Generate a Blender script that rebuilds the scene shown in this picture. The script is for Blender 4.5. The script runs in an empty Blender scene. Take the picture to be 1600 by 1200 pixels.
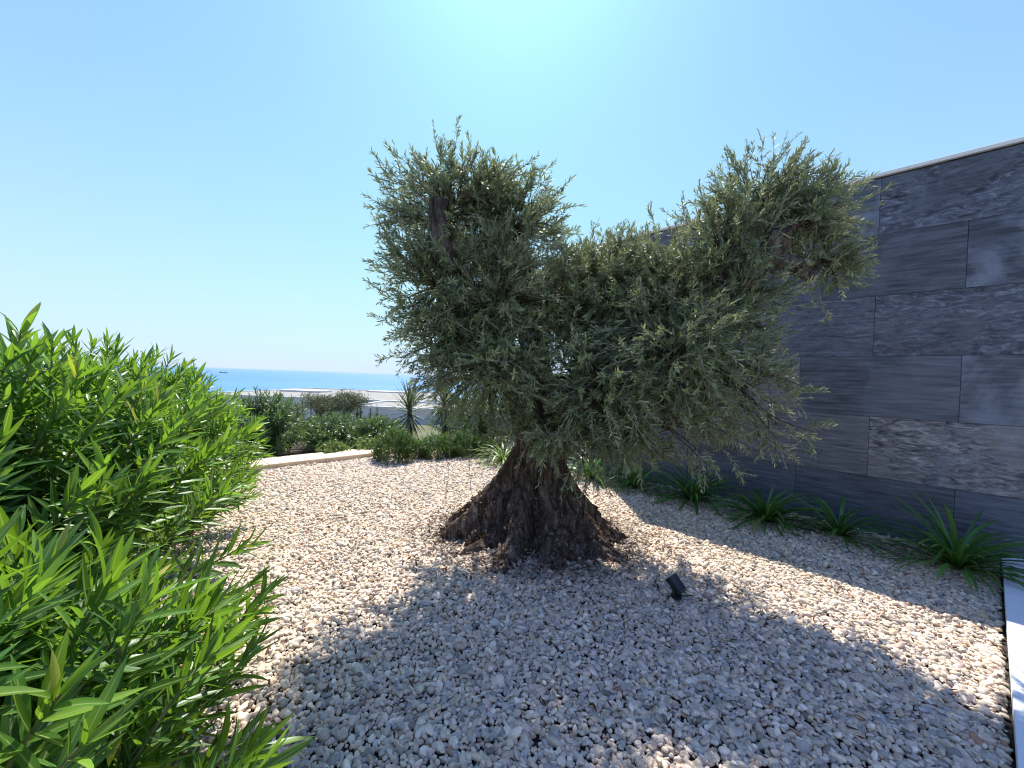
import bpy, math, random
import numpy as np
from mathutils import Vector, Matrix, noise

random.seed(7)
rng = np.random.default_rng(7)
R = math.radians
scene = bpy.context.scene
col = scene.collection

# ------------------------------------------------------------------ camera
cam_data = bpy.data.cameras.new('camera')
cam = bpy.data.objects.new('camera', cam_data)
col.objects.link(cam)
cam_data.sensor_width = 36.0
cam_data.lens = 36.0 * 639.5 / 1600.0
cam_data.clip_start = 0.02
cam_data.clip_end = 200000.0
cam.matrix_world = (Matrix.Translation((0, 0, 1.4)) @ Matrix.Rotation(math.pi / 2 - 0.01457, 4, 'X')
                    @ Matrix.Rotation(0.03577, 4, 'Z'))
scene.camera = cam

# ------------------------------------------------------------------ sky and sun
SUN_EL, SUN_AZ = R(56.0), R(-2.0)          # azimuth measured from +Y towards +X
world = bpy.data.worlds.new('World')
scene.world = world
world.use_nodes = True
wn = world.node_tree
wn.nodes.clear()
sky = wn.nodes.new('ShaderNodeTexSky')
sky.sky_type = 'NISHITA'
sky.sun_disc = False
sky.sun_elevation = SUN_EL
sky.sun_rotation = SUN_AZ
sky.altitude = 60
sky.air_density = 1.0
sky.dust_density = 0.38
sky.ozone_density = 1.0
# keep clear of the brown line the model draws right at the horizon
wtc = wn.nodes.new('ShaderNodeTexCoord')
wmp = wn.nodes.new('ShaderNodeMapping')
wmp.inputs['Scale'].default_value = (1, 1, 0.93)
wmp.inputs['Location'].default_value = (0, 0, 0.10)
wn.links.new(wtc.outputs['Generated'], wmp.inputs[0])
wn.links.new(wmp.outputs[0], sky.inputs[0])
# camera-like grade of the sky's colour, the same in every direction
wsep = wn.nodes.new('ShaderNodeSeparateColor')
wcom = wn.nodes.new('ShaderNodeCombineColor')
wn.links.new(sky.outputs[0], wsep.inputs[0])
for ch, (gam, gain) in enumerate(((0.55, 0.215), (0.82, 0.250), (0.15, 0.78))):
    pw = wn.nodes.new('ShaderNodeMath'); pw.operation = 'POWER'; pw.inputs[1].default_value = gam
    ml = wn.nodes.new('ShaderNodeMath'); ml.operation = 'MULTIPLY'; ml.inputs[1].default_value = gain * 4.75
    wn.links.new(wsep.outputs[ch], pw.inputs[0])
    wn.links.new(pw.outputs[0], ml.inputs[0])
    wn.links.new(ml.outputs[0], wcom.inputs[ch])
bg = wn.nodes.new('ShaderNodeBackground')
bg.inputs['Strength'].default_value = 0.12
wo = wn.nodes.new('ShaderNodeOutputWorld')
# milky haze low in the sky, all round the horizon
wxyz = wn.nodes.new('ShaderNodeSeparateXYZ')
wn.links.new(wtc.outputs['Generated'], wxyz.inputs[0])
wone = wn.nodes.new('ShaderNodeMath'); wone.operation = 'SUBTRACT'; wone.use_clamp = True; wone.inputs[0].default_value = 1.0
wn.links.new(wxyz.outputs[2], wone.inputs[1])
wpw = wn.nodes.new('ShaderNodeMath'); wpw.operation = 'POWER'; wpw.inputs[1].default_value = 3.6
wn.links.new(wone.outputs[0], wpw.inputs[0])
wmx = wn.nodes.new('ShaderNodeMix'); wmx.data_type = 'RGBA'
wn.links.new(wpw.outputs[0], wmx.inputs[0])
wn.links.new(wcom.outputs[0], wmx.inputs[6])
wmx.inputs[7].default_value = (0.66 * 4.75, 0.785 * 4.75, 1.0 * 4.75, 1)
wn.links.new(wmx.outputs[2], bg.inputs[0])
wn.links.new(bg.outputs[0], wo.inputs[0])

sun_data = bpy.data.lights.new('sun', 'SUN')
sun_data.energy = 4.3
sun_data.angle = R(0.53)
sun_data.color = (1.0, 0.965, 0.915)
sun = bpy.data.objects.new('sun', sun_data)
col.objects.link(sun)
sv = Vector((math.sin(SUN_AZ) * math.cos(SUN_EL), math.cos(SUN_AZ) * math.cos(SUN_EL), math.sin(SUN_EL)))
sun.rotation_euler = sv.to_track_quat('Z', 'Y').to_euler()
sun.location = sv * 30

vs = scene.view_settings
vs.view_transform = 'Standard'
vs.look = 'None'
vs.exposure = 0.96
vs.gamma = 1.0
vs.use_curve_mapping = False
scene.render.engine = 'CYCLES'
cy = scene.cycles
cy.use_denoising = True
cy.filter_width = 1.15
cy.max_bounces = 8
cy.volume_bounces = 0
cy.volume_max_steps = 64
cy.diffuse_bounces = 6
cy.glossy_bounces = 3
cy.transmission_bounces = 4
cy.transparent_max_bounces = 4
cy.caustics_reflective = False
cy.caustics_refractive = False
cy.sample_clamp_indirect = 6.0


# ------------------------------------------------------------------ helpers
def tag(o, label=None, cat=None, group=None, kind=None):
    if label: o['label'] = label
    if cat: o['category'] = cat
    if group: o['group'] = group
    if kind: o['kind'] = kind
    return o


def empty(name, loc=(0, 0, 0), rz=0.0):
    o = bpy.data.objects.new(name, None)
    o.empty_display_size = 0.1
    col.objects.link(o)
    o.location = loc
    o.rotation_euler = (0, 0, rz)
    return o


def mesh_np(name, V, faces, attrs=None, smooth=False):
    """faces: list of int arrays (n, k)."""
    V = np.asarray(V, dtype=np.float32)
    me = bpy.data.meshes.new(name)
    me.vertices.add(len(V))
    me.vertices.foreach_set('co', V.ravel())
    faces = [np.asarray(f, dtype=np.int32) for f in faces if len(f)]
    nl = sum(f.size for f in faces)
    nf = sum(len(f) for f in faces)
    me.loops.add(nl)
    me.polygons.add(nf)
    me.loops.foreach_set('vertex_index', np.concatenate([f.ravel() for f in faces]))
    tot = np.concatenate([np.full(len(f), f.shape[1], np.int32) for f in faces])
    start = np.concatenate([[0], np.cumsum(tot)[:-1]]).astype(np.int32)
    me.polygons.foreach_set('loop_start', start)
    me.polygons.foreach_set('loop_total', tot)
    me.polygons.foreach_set('use_smooth', np.full(nf, bool(smooth)))
    me.update(calc_edges=True)
    for an, arr in (attrs or {}).items():
        a = me.attributes.new(an, 'FLOAT_COLOR', 'POINT')
        a.data.foreach_set('color', np.asarray(arr, np.float32).ravel())
    me.validate()
    return me


def link(name, me, m, parent=None):
    if m is not None and not me.materials:
        me.materials.append(m)
    o = bpy.data.objects.new(name, me)
    col.objects.link(o)
    if parent is not None:
        o.parent = parent
    return o


class MB:
    """collects shapes, builds ONE mesh object."""
    def __init__(self):
        self.V = []; self.F = {}; self.n = 0

    def add(self, V, faces):
        V = np.asarray(V, float)
        for f in faces:
            f = np.asarray(f, int)
            if f.size:
                self.F.setdefault(f.shape[1], []).append(f + self.n)
        self.V.append(V); self.n += len(V)

    def box(self, c, s, rz=0.0, M=None, bevel=0.0):
        c = np.array(c, float); h = np.array(s, float) / 2
        if bevel <= 0:
            P = np.array([[x, y, z] for x in (-1, 1) for y in (-1, 1) for z in (-1, 1)]) * h
            F = [[0, 1, 3, 2], [4, 6, 7, 5], [0, 4, 5, 1], [2, 3, 7, 6], [0, 2, 6, 4], [1, 5, 7, 3]]
            faces = [np.array(F)]
        else:
            import bmesh
            bm = bmesh.new()
            bmesh.ops.create_cube(bm, size=1.0)
            for v in bm.verts: v.co = Vector((v.co.x * s[0], v.co.y * s[1], v.co.z * s[2]))
            bmesh.ops.bevel(bm, geom=bm.edges[:], offset=bevel, segments=1, affect='EDGES')
            bm.verts.index_update()
            P = np.array([v.co[:] for v in bm.verts])
            q = {}
            for f in bm.faces: q.setdefault(len(f.verts), []).append([v.index for v in f.verts])
            faces = [np.array(x) for x in q.values()]
            bm.free()
        if M is not None:
            P = P @ np.array(M.to_3x3()).T
        if rz:
            cs, sn = math.cos(rz), math.sin(rz)
            P = P @ np.array([[cs, sn, 0], [-sn, cs, 0], [0, 0, 1]])
        self.add(P + c, faces)

    def tube(self, pts, radii, sides=8, cap=True):
        V, F, caps = tube(pts, radii, sides)
        fs = [F]
        if cap: fs += [np.array([c]) for c in caps]
        self.add(V, fs)

    def build(self, name, m, parent=None, smooth=False, attrs=None):
        me = mesh_np(name, np.concatenate(self.V), [np.concatenate(f) for f in self.F.values()], attrs, smooth)
        return link(name, me, m, parent)


def tube(pts, radii, sides=8):
    pts = np.asarray(pts, float); n = len(pts)
    radii = np.broadcast_to(np.asarray(radii, float), (n,))
    T = np.gradient(pts, axis=0)
    T /= np.linalg.norm(T, axis=1)[:, None] + 1e-12
    up = np.array([0, 0, 1.0]) if abs(T[0, 2]) < 0.9 else np.array([1.0, 0, 0])
    U = np.cross(T[0], up); U /= np.linalg.norm(U)
    rings = []
    a = np.arange(sides) / sides * 2 * math.pi
    for i in range(n):
        U = U - T[i] * (U @ T[i]); U /= np.linalg.norm(U)
        W = np.cross(T[i], U)
        rings.append(pts[i] + radii[i] * (np.cos(a)[:, None] * U + np.sin(a)[:, None] * W))
    V = np.concatenate(rings)
    i = np.arange(n - 1)[:, None] * sides
    j = np.arange(sides)[None, :]
    k = (j + 1) % sides
    F = np.stack([i + j, i + k, i + sides + k, i + sides + j], -1).reshape(-1, 4)
    return V, F, [list(range(sides))[::-1], list(range((n - 1) * sides, n * sides))]


def norm(v):
    v = np.asarray(v, float)
    return v / (np.linalg.norm(v, axis=-1, keepdims=True) + 1e-9)


def bez(p0, p1, p2, n):
    t = np.linspace(0, 1, n)[:, None]
    return (1 - t) ** 2 * np.asarray(p0) + 2 * t * (1 - t) * np.asarray(p1) + t * t * np.asarray(p2)


def spline(ctrl, n):
    """Catmull-Rom through control points (any dimension)."""
    c = np.asarray(ctrl, float)
    c = np.vstack([2 * c[0] - c[1], c, 2 * c[-1] - c[-2]])
    m = len(c) - 3
    out = []
    for s in np.linspace(0, m - 1e-6, n):
        i = int(s); t = s - i
        p0, p1, p2, p3 = c[i:i + 4]
        out.append(0.5 * ((2 * p1) + (-p0 + p2) * t + (2 * p0 - 5 * p1 + 4 * p2 - p3) * t * t + (-p0 + 3 * p1 - 3 * p2 + p3) * t ** 3))
    return np.array(out)


def leaf_batch(base, d, nrm, L, W, droop, fold, tint, prof, seg, cols=3, twist=None):
    """Strap or lance leaves as one vertex/face set. prof(t)->half-width 0..1"""
    N = len(base)
    d = norm(d); side = norm(np.cross(d, nrm)); nrm = np.cross(side, d)
    ts = np.linspace(0, 1, seg + 1)
    pw = np.array([prof(t) for t in ts])
    ss = np.array([-1, 0, 1.0]) if cols == 3 else np.array([-1, 1.0])
    L = np.asarray(L).reshape(N, 1, 1, 1); W = np.asarray(W).reshape(N, 1, 1, 1) / 2
    dr = np.asarray(droop).reshape(N, 1, 1, 1); fo = np.asarray(fold).reshape(N, 1, 1, 1)
    t = ts.reshape(1, -1, 1, 1); p = pw.reshape(1, -1, 1, 1); s = ss.reshape(1, 1, -1, 1)
    D = d[:, None, None, :]; S = side[:, None, None, :]; NN = nrm[:, None, None, :]
    if twist is not None:
        a = np.asarray(twist).reshape(N, 1, 1, 1) * t
        S, NN2 = S * np.cos(a) + NN * np.sin(a), NN
    # the leaf bends along an arc of total angle `droop`
    dr = np.where(np.abs(dr) < 1e-3, 1e-3, dr)
    along = np.sin(dr * t) / dr
    down = (1 - np.cos(dr * t)) / dr
    P = base[:, None, None, :] + D * L * along - NN * L * down + S * W * p * s + NN * fo * W * p * np.abs(s)
    V = P.reshape(-1, 3)
    nc = len(ss); nv = (seg + 1) * nc
    q = []
    for i in range(seg):
        for j in range(nc - 1):
            q.append([i * nc + j, i * nc + j + 1, (i + 1) * nc + j + 1, (i + 1) * nc + j])
    q = np.array(q)
    F = (q[None] + (np.arange(N) * nv)[:, None, None]).reshape(-1, 4)
    A = np.ones((N, seg + 1, nc, 4), np.float32)
    A[..., 0] = np.abs(ss)[None, None, :]
    A[..., 1] = ts[None, :, None]
    A[..., 2] = np.asarray(tint).reshape(N, 1, 1)
    A[..., 3] = rng.random((N, 1, 1))
    return V, F, A.reshape(-1, 4)


def lance(t):                       # oleander / olive blade
    return max(0.04, (math.sin(math.pi * min(1, t ** 0.8)) ** 0.75)) if 0 < t < 1 else 0.05


def strap(t):                       # agapanthus / yucca blade
    return (0.75 + 0.25 * math.sin(math.pi * t)) * (1 - max(0, (t - 0.72) / 0.28) ** 2 * 0.93)


# ------------------------------------------------------------------ materials
def new_mat(name):
    m = bpy.data.materials.new(name)
    m.use_nodes = True
    nt = m.node_tree
    nt.nodes.clear()
    out = nt.nodes.new('ShaderNodeOutputMaterial')
    b = nt.nodes.new('ShaderNodeBsdfPrincipled')
    nt.links.new(b.outputs[0], out.inputs[0])
    return m, nt, b, out


def nd(nt, typ, ins=None, **props):
    n = nt.nodes.new(typ)
    for k, v in props.items():
        setattr(n, k, v)
    for k, v in (ins or {}).items():
        s = n.inputs[k]
        if isinstance(v, bpy.types.NodeSocket):
            nt.links.new(v, s)
        else:
            s.default_value = v
    return n


def mix(nt, fac, a, b, mode='MIX'):
    n = nt.nodes.new('ShaderNodeMix')
    n.data_type = 'RGBA'; n.blend_type = mode
    for k, v in ((0, fac), (6, a), (7, b)):
        s = n.inputs[k]
        if isinstance(v, bpy.types.NodeSocket): nt.links.new(v, s)
        elif k == 0: s.default_value = v
        else: s.default_value = tuple(v) + (1.0,) if len(v) == 3 else v
    return n.outputs[2]


def ramp(nt, fac, stops):
    r = nt.nodes.new('ShaderNodeValToRGB')
    e = r.color_ramp.elements
    while len(e) < len(stops): e.new(0.5)
    for x, (p, c) in zip(e, stops):
        x.position = p
        x.color = (c, c, c, 1) if isinstance(c, (int, float)) else tuple(c) + (1,)
    nt.links.new(fac, r.inputs[0])
    return r.outputs[0]


def plain(name, c, rough=0.6, var=0.12, scale=8.0, bump=0.1, spec=0.4, metallic=0.0):
    m, nt, b, out = new_mat(name)
    tc = nd(nt, 'ShaderNodeTexCoord')
    n = nd(nt, 'ShaderNodeTexNoise', {'Vector': tc.outputs['Object'], 'Scale': scale, 'Detail': 6.0, 'Roughness': 0.65})
    lo = tuple(x * (1 - var) for x in c); hi = tuple(min(1, x * (1 + var)) for x in c)
    nt.links.new(mix(nt, n.outputs[0], lo, hi), b.inputs['Base Color'])
    b.inputs['Roughness'].default_value = rough
    b.inputs['Metallic'].default_value = metallic
    b.inputs['Specular IOR Level'].default_value = spec
    if bump:
        n2 = nd(nt, 'ShaderNodeTexNoise', {'Vector': tc.outputs['Object'], 'Scale': scale * 9, 'Detail': 4.0})
        bm = nd(nt, 'ShaderNodeBump', {'Strength': bump, 'Distance': 0.004, 'Height': n2.outputs[0]})
        nt.links.new(bm.outputs[0], b.inputs['Normal'])
    return m


def leaf_mat(name, stops, under=None, rib=None, ribw=0.16, trans=0.32, tcol=(0.30, 0.45, 0.04), rough=0.42, spec=0.35):
    """stops: colour by the leaf's own tint (0 old .. 1 young)."""
    m, nt, b, out = new_mat(name)
    at = nd(nt, 'ShaderNodeAttribute', attribute_name='leaf')
    sep = nd(nt, 'ShaderNodeSeparateColor', {0: at.outputs['Color']})
    c = ramp(nt, sep.outputs[2], stops)
    # each leaf a little lighter or darker of its own
    v = nd(nt, 'ShaderNodeMapRange', {'Value': at.outputs['Alpha'], 'To Min': 0.55, 'To Max': 1.42})
    hs = nd(nt, 'ShaderNodeHueSaturation', {'Color': c, 'Value': v.outputs[0]})
    c = hs.outputs[0]
    if under is not None:
        geo = nd(nt, 'ShaderNodeNewGeometry')
        c = mix(nt, geo.outputs['Backfacing'], c, under)
    if rib is not None:
        rm = nd(nt, 'ShaderNodeMapRange', {'Value': sep.outputs[0], 'From Min': ribw * 0.4, 'From Max': ribw, 'To Min': 0.85, 'To Max': 0.0})
        c = mix(nt, rm.outputs[0], c, rib)
        # fine side veins
        w = nd(nt, 'ShaderNodeMath', {0: sep.outputs[1], 1: 150.0}, operation='MULTIPLY')
        w1 = nd(nt, 'ShaderNodeMath', {0: sep.outputs[0], 1: -8.0, 2: w.outputs[0]}, operation='MULTIPLY_ADD')
        w2 = nd(nt, 'ShaderNodeMath', {0: w1.outputs[0]}, operation='SINE')
        bp = nd(nt, 'ShaderNodeBump', {'Strength': 0.04, 'Distance': 0.001, 'Height': w2.outputs[0]})
        nt.links.new(bp.outputs[0], b.inputs['Normal'])
    nt.links.new(c, b.inputs['Base Color'])
    b.inputs['Roughness'].default_value = rough
    b.inputs['Specular IOR Level'].default_value = spec
    tr = nd(nt, 'ShaderNodeBsdfTranslucent')
    nt.links.new(mix(nt, 0.55, c, tcol), tr.inputs[0])
    mx = nd(nt, 'ShaderNodeMixShader', {0: trans, 1: b.outputs[0], 2: tr.outputs[0]})
    nt.links.new(mx.outputs[0], out.inputs[0])
    return m


def bark_mat(name, dark, mid, light, speck=False, scale=1.0):
    m, nt, b, out = new_mat(name)
    tc = nd(nt, 'ShaderNodeTexCoord')
    mp = nd(nt, 'ShaderNodeMapping', {'Vector': tc.outputs['Object'], 'Scale': (9 * scale, 9 * scale, 1.6 * scale)})
    n1 = nd(nt, 'ShaderNodeTexNoise', {'Vector': mp.outputs[0], 'Scale': 3.0, 'Detail': 9.0, 'Roughness': 0.7, 'Distortion': 0.6})
    n2 = nd(nt, 'ShaderNodeTexNoise', {'Vector': tc.outputs['Object'], 'Scale': 14.0 * scale, 'Detail': 8.0, 'Roughness': 0.7})
    c = ramp(nt, n1.outputs[0], [(0.34, dark), (0.5, mid), (0.68, light)])
    c = mix(nt, ramp(nt, n2.outputs[0], [(0.42, 0.0), (0.68, 0.75)]), c, dark)
    if speck:
        vo = nd(nt, 'ShaderNodeTexVoronoi', {'Vector': tc.outputs['Object'], 'Scale': 38.0})
        sp = ramp(nt, vo.outputs['Distance'], [(0.18, 1.0), (0.30, 0.0)])
        n3 = nd(nt, 'ShaderNodeTexNoise', {'Vector': tc.outputs['Object'], 'Scale': 5.0, 'Detail': 3.0})
        xyz = nd(nt, 'ShaderNodeSeparateXYZ', {0: tc.outputs['Object']})
        hz = nd(nt, 'ShaderNodeMapRange', {'Value': xyz.outputs[2], 'From Min': 0.05, 'From Max': 0.48, 'To Min': 0.75, 'To Max': 0.0})
        f = nd(nt, 'ShaderNodeMath', {0: sp, 1: hz.outputs[0]}, operation='MULTIPLY')
        f2 = nd(nt, 'ShaderNodeMath', {0: f.outputs[0], 1: n3.outputs[0]}, operation='MULTIPLY')
        c = mix(nt, f2.outputs[0], c, (0.30, 0.25, 0.21))
    nt.links.new(c, b.inputs['Base Color'])
    b.inputs['Roughness'].default_value = 0.9
    b.inputs['Specular IOR Level'].default_value = 0.15
    ad = nd(nt, 'ShaderNodeMath', {0: n1.outputs[0], 1: n2.outputs[0]}, operation='ADD')
    bp = nd(nt, 'ShaderNodeBump', {'Strength': 0.9, 'Distance': 0.02, 'Height': ad.outputs[0]})
    nt.links.new(bp.outputs[0], b.inputs['Normal'])
    return m


def slate_mat():
    """Riven slate; the object's own colour carries R: how riven, G: pale bloom, B: warmth."""
    m, nt, b, out = new_mat('slate')
    tc = nd(nt, 'ShaderNodeTexCoord')
    oi = nd(nt, 'ShaderNodeObjectInfo')
    par = nd(nt, 'ShaderNodeSeparateColor', {0: oi.outputs['Color']})
    off = nd(nt, 'ShaderNodeVectorMath', {0: oi.outputs['Random'], 1: (37.0, 53.0, 71.0)}, operation='MULTIPLY')
    p = nd(nt, 'ShaderNodeVectorMath', {0: tc.outputs['Object'], 1: off.outputs[0]}, operation='ADD')
    # smooth sawn grain: long thin level streaks
    m1 = nd(nt, 'ShaderNodeMapping', {'Vector': p.outputs[0], 'Scale': (1.5, 1.0, 17.0)})
    s1 = nd(nt, 'ShaderNodeTexNoise', {'Vector': m1.outputs[0], 'Scale': 2.4, 'Detail': 9.0, 'Roughness': 0.55, 'Distortion': 0.3})
    # riven scales on a slant
    m2 = nd(nt, 'ShaderNodeMapping', {'Vector': p.outputs[0], 'Rotation': (0, R(24), 0), 'Scale': (2.6, 2.6, 8.0)})
    s2 = nd(nt, 'ShaderNodeTexNoise', {'Vector': m2.outputs[0], 'Scale': 2.8, 'Detail': 9.0, 'Roughness': 0.72, 'Distortion': 1.6})
    # cloudy bloom
    s3 = nd(nt, 'ShaderNodeTexNoise', {'Vector': p.outputs[0], 'Scale': 2.1, 'Detail': 5.0, 'Roughness': 0.55, 'Distortion': 0.5})
    s4 = nd(nt, 'ShaderNodeTexNoise', {'Vector': p.outputs[0], 'Scale': 160.0, 'Detail': 2.0})
    # the sawn slabs are flatter in tone than the riven ones
    s1f = nd(nt, 'ShaderNodeMapRange', {'Value': s1.outputs['Fac'], 'From Min': 0.0, 'From Max': 1.0, 'To Min': 0.27, 'To Max': 0.66})
    # riven figure comes and goes across a slab
    s5 = nd(nt, 'ShaderNodeTexNoise', {'Vector': p.outputs[0], 'Scale': 1.3, 'Detail': 2.0, 'Distortion': 0.3})
    rv = nd(nt, 'ShaderNodeMath', {0: par.outputs[0], 1: ramp(nt, s5.outputs['Fac'], [(0.38, 0.25), (0.50, 1.0)])}, operation='MULTIPLY')
    s2f = nd(nt, 'ShaderNodeMapRange', {'Value': s2.outputs['Fac'], 'From Min': 0.33, 'From Max': 0.67, 'To Min': 0.30, 'To Max': 0.74})
    riv = mix(nt, rv.outputs[0], s1f.outputs[0], s2f.outputs[0])
    base = ramp(nt, riv, [(0.36, (0.012, 0.014, 0.018)), (0.46, (0.056, 0.065, 0.080)), (0.56, (0.108, 0.122, 0.148)), (0.68, (0.25, 0.278, 0.32))])
    warm = ramp(nt, riv, [(0.34, (0.035, 0.033, 0.033)), (0.46, (0.13, 0.122, 0.115)), (0.58, (0.24, 0.225, 0.21)), (0.70, (0.40, 0.375, 0.35))])
    c = mix(nt, par.outputs[2], base, warm)
    bl = ramp(nt, s3.outputs['Fac'], [(0.44, 0.0), (0.56, 1.0)])
    blf = nd(nt, 'ShaderNodeMath', {0: bl, 1: par.outputs[1]}, operation='MULTIPLY')
    c = mix(nt, blf.outputs[0], c, (0.20, 0.225, 0.265))
    tone = nd(nt, 'ShaderNodeMapRange', {'Value': oi.outputs['Random'], 'To Min': 0.72, 'To Max': 1.38})
    c = mix(nt, 1.0, c, tone.outputs[0], 'MULTIPLY')
    sp = nd(nt, 'ShaderNodeMapRange', {'Value': s4.outputs['Fac'], 'From Min': 0.3, 'From Max': 0.7, 'To Min': 0.82, 'To Max': 1.18})
    c = mix(nt, 1.0, c, sp.outputs[0], 'MULTIPLY')
    nt.links.new(c, b.inputs['Base Color'])
    rr = nd(nt, 'ShaderNodeMapRange', {'Value': riv, 'From Min': 0.3, 'From Max': 0.7, 'To Min': 0.62, 'To Max': 0.42})
    nt.links.new(rr.outputs[0], b.inputs['Roughness'])
    b.inputs['Specular IOR Level'].default_value = 0.45
    bs = nd(nt, 'ShaderNodeMapRange', {'Value': par.outputs[0], 'To Min': 0.18, 'To Max': 0.8})
    bp = nd(nt, 'ShaderNodeBump', {'Strength': bs.outputs[0], 'Distance': 0.03, 'Height': riv})
    nt.links.new(bp.outputs[0], b.inputs['Normal'])
    return m


def pebble_mat():
    m, nt, b, out = new_mat('pebble')
    at = nd(nt, 'ShaderNodeAttribute', attribute_name='stone', attribute_type='INSTANCER')
    tc = nd(nt, 'ShaderNodeTexCoord')
    n = nd(nt, 'ShaderNodeTexNoise', {'Vector': tc.outputs['Object'], 'Scale': 2.2, 'Detail': 5.0, 'Roughness': 0.6})
    v = nd(nt, 'ShaderNodeMapRange', {'Value': n.outputs[0], 'From Min': 0.3, 'From Max': 0.7, 'To Min': 0.78, 'To Max': 1.16})
    nt.links.new(mix(nt, 1.0, at.outputs['Color'], v.outputs[0], 'MULTIPLY'), b.inputs['Base Color'])
    b.inputs['Roughness'].default_value = 0.62
    b.inputs['Specular IOR Level'].default_value = 0.35
    return m


def sea_mat():
    m, nt, b, out = new_mat('sea_water')
    tc = nd(nt, 'ShaderNodeTexCoord')
    mp = nd(nt, 'ShaderNodeMapping', {'Vector': tc.outputs['Object'], 'Scale': (0.0006, 0.0014, 1)})
    n = nd(nt, 'ShaderNodeTexNoise', {'Vector': mp.outputs[0], 'Scale': 1.0, 'Detail': 6.0})
    nt.links.new(ramp(nt, n.outputs[0], [(0.35, (0.045, 0.165, 0.36)), (0.65, (0.065, 0.20, 0.41))]), b.inputs['Base Color'])
    b.inputs['Roughness'].default_value = 0.55
    b.inputs['Specular IOR Level'].default_value = 0.2
    return m


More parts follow.
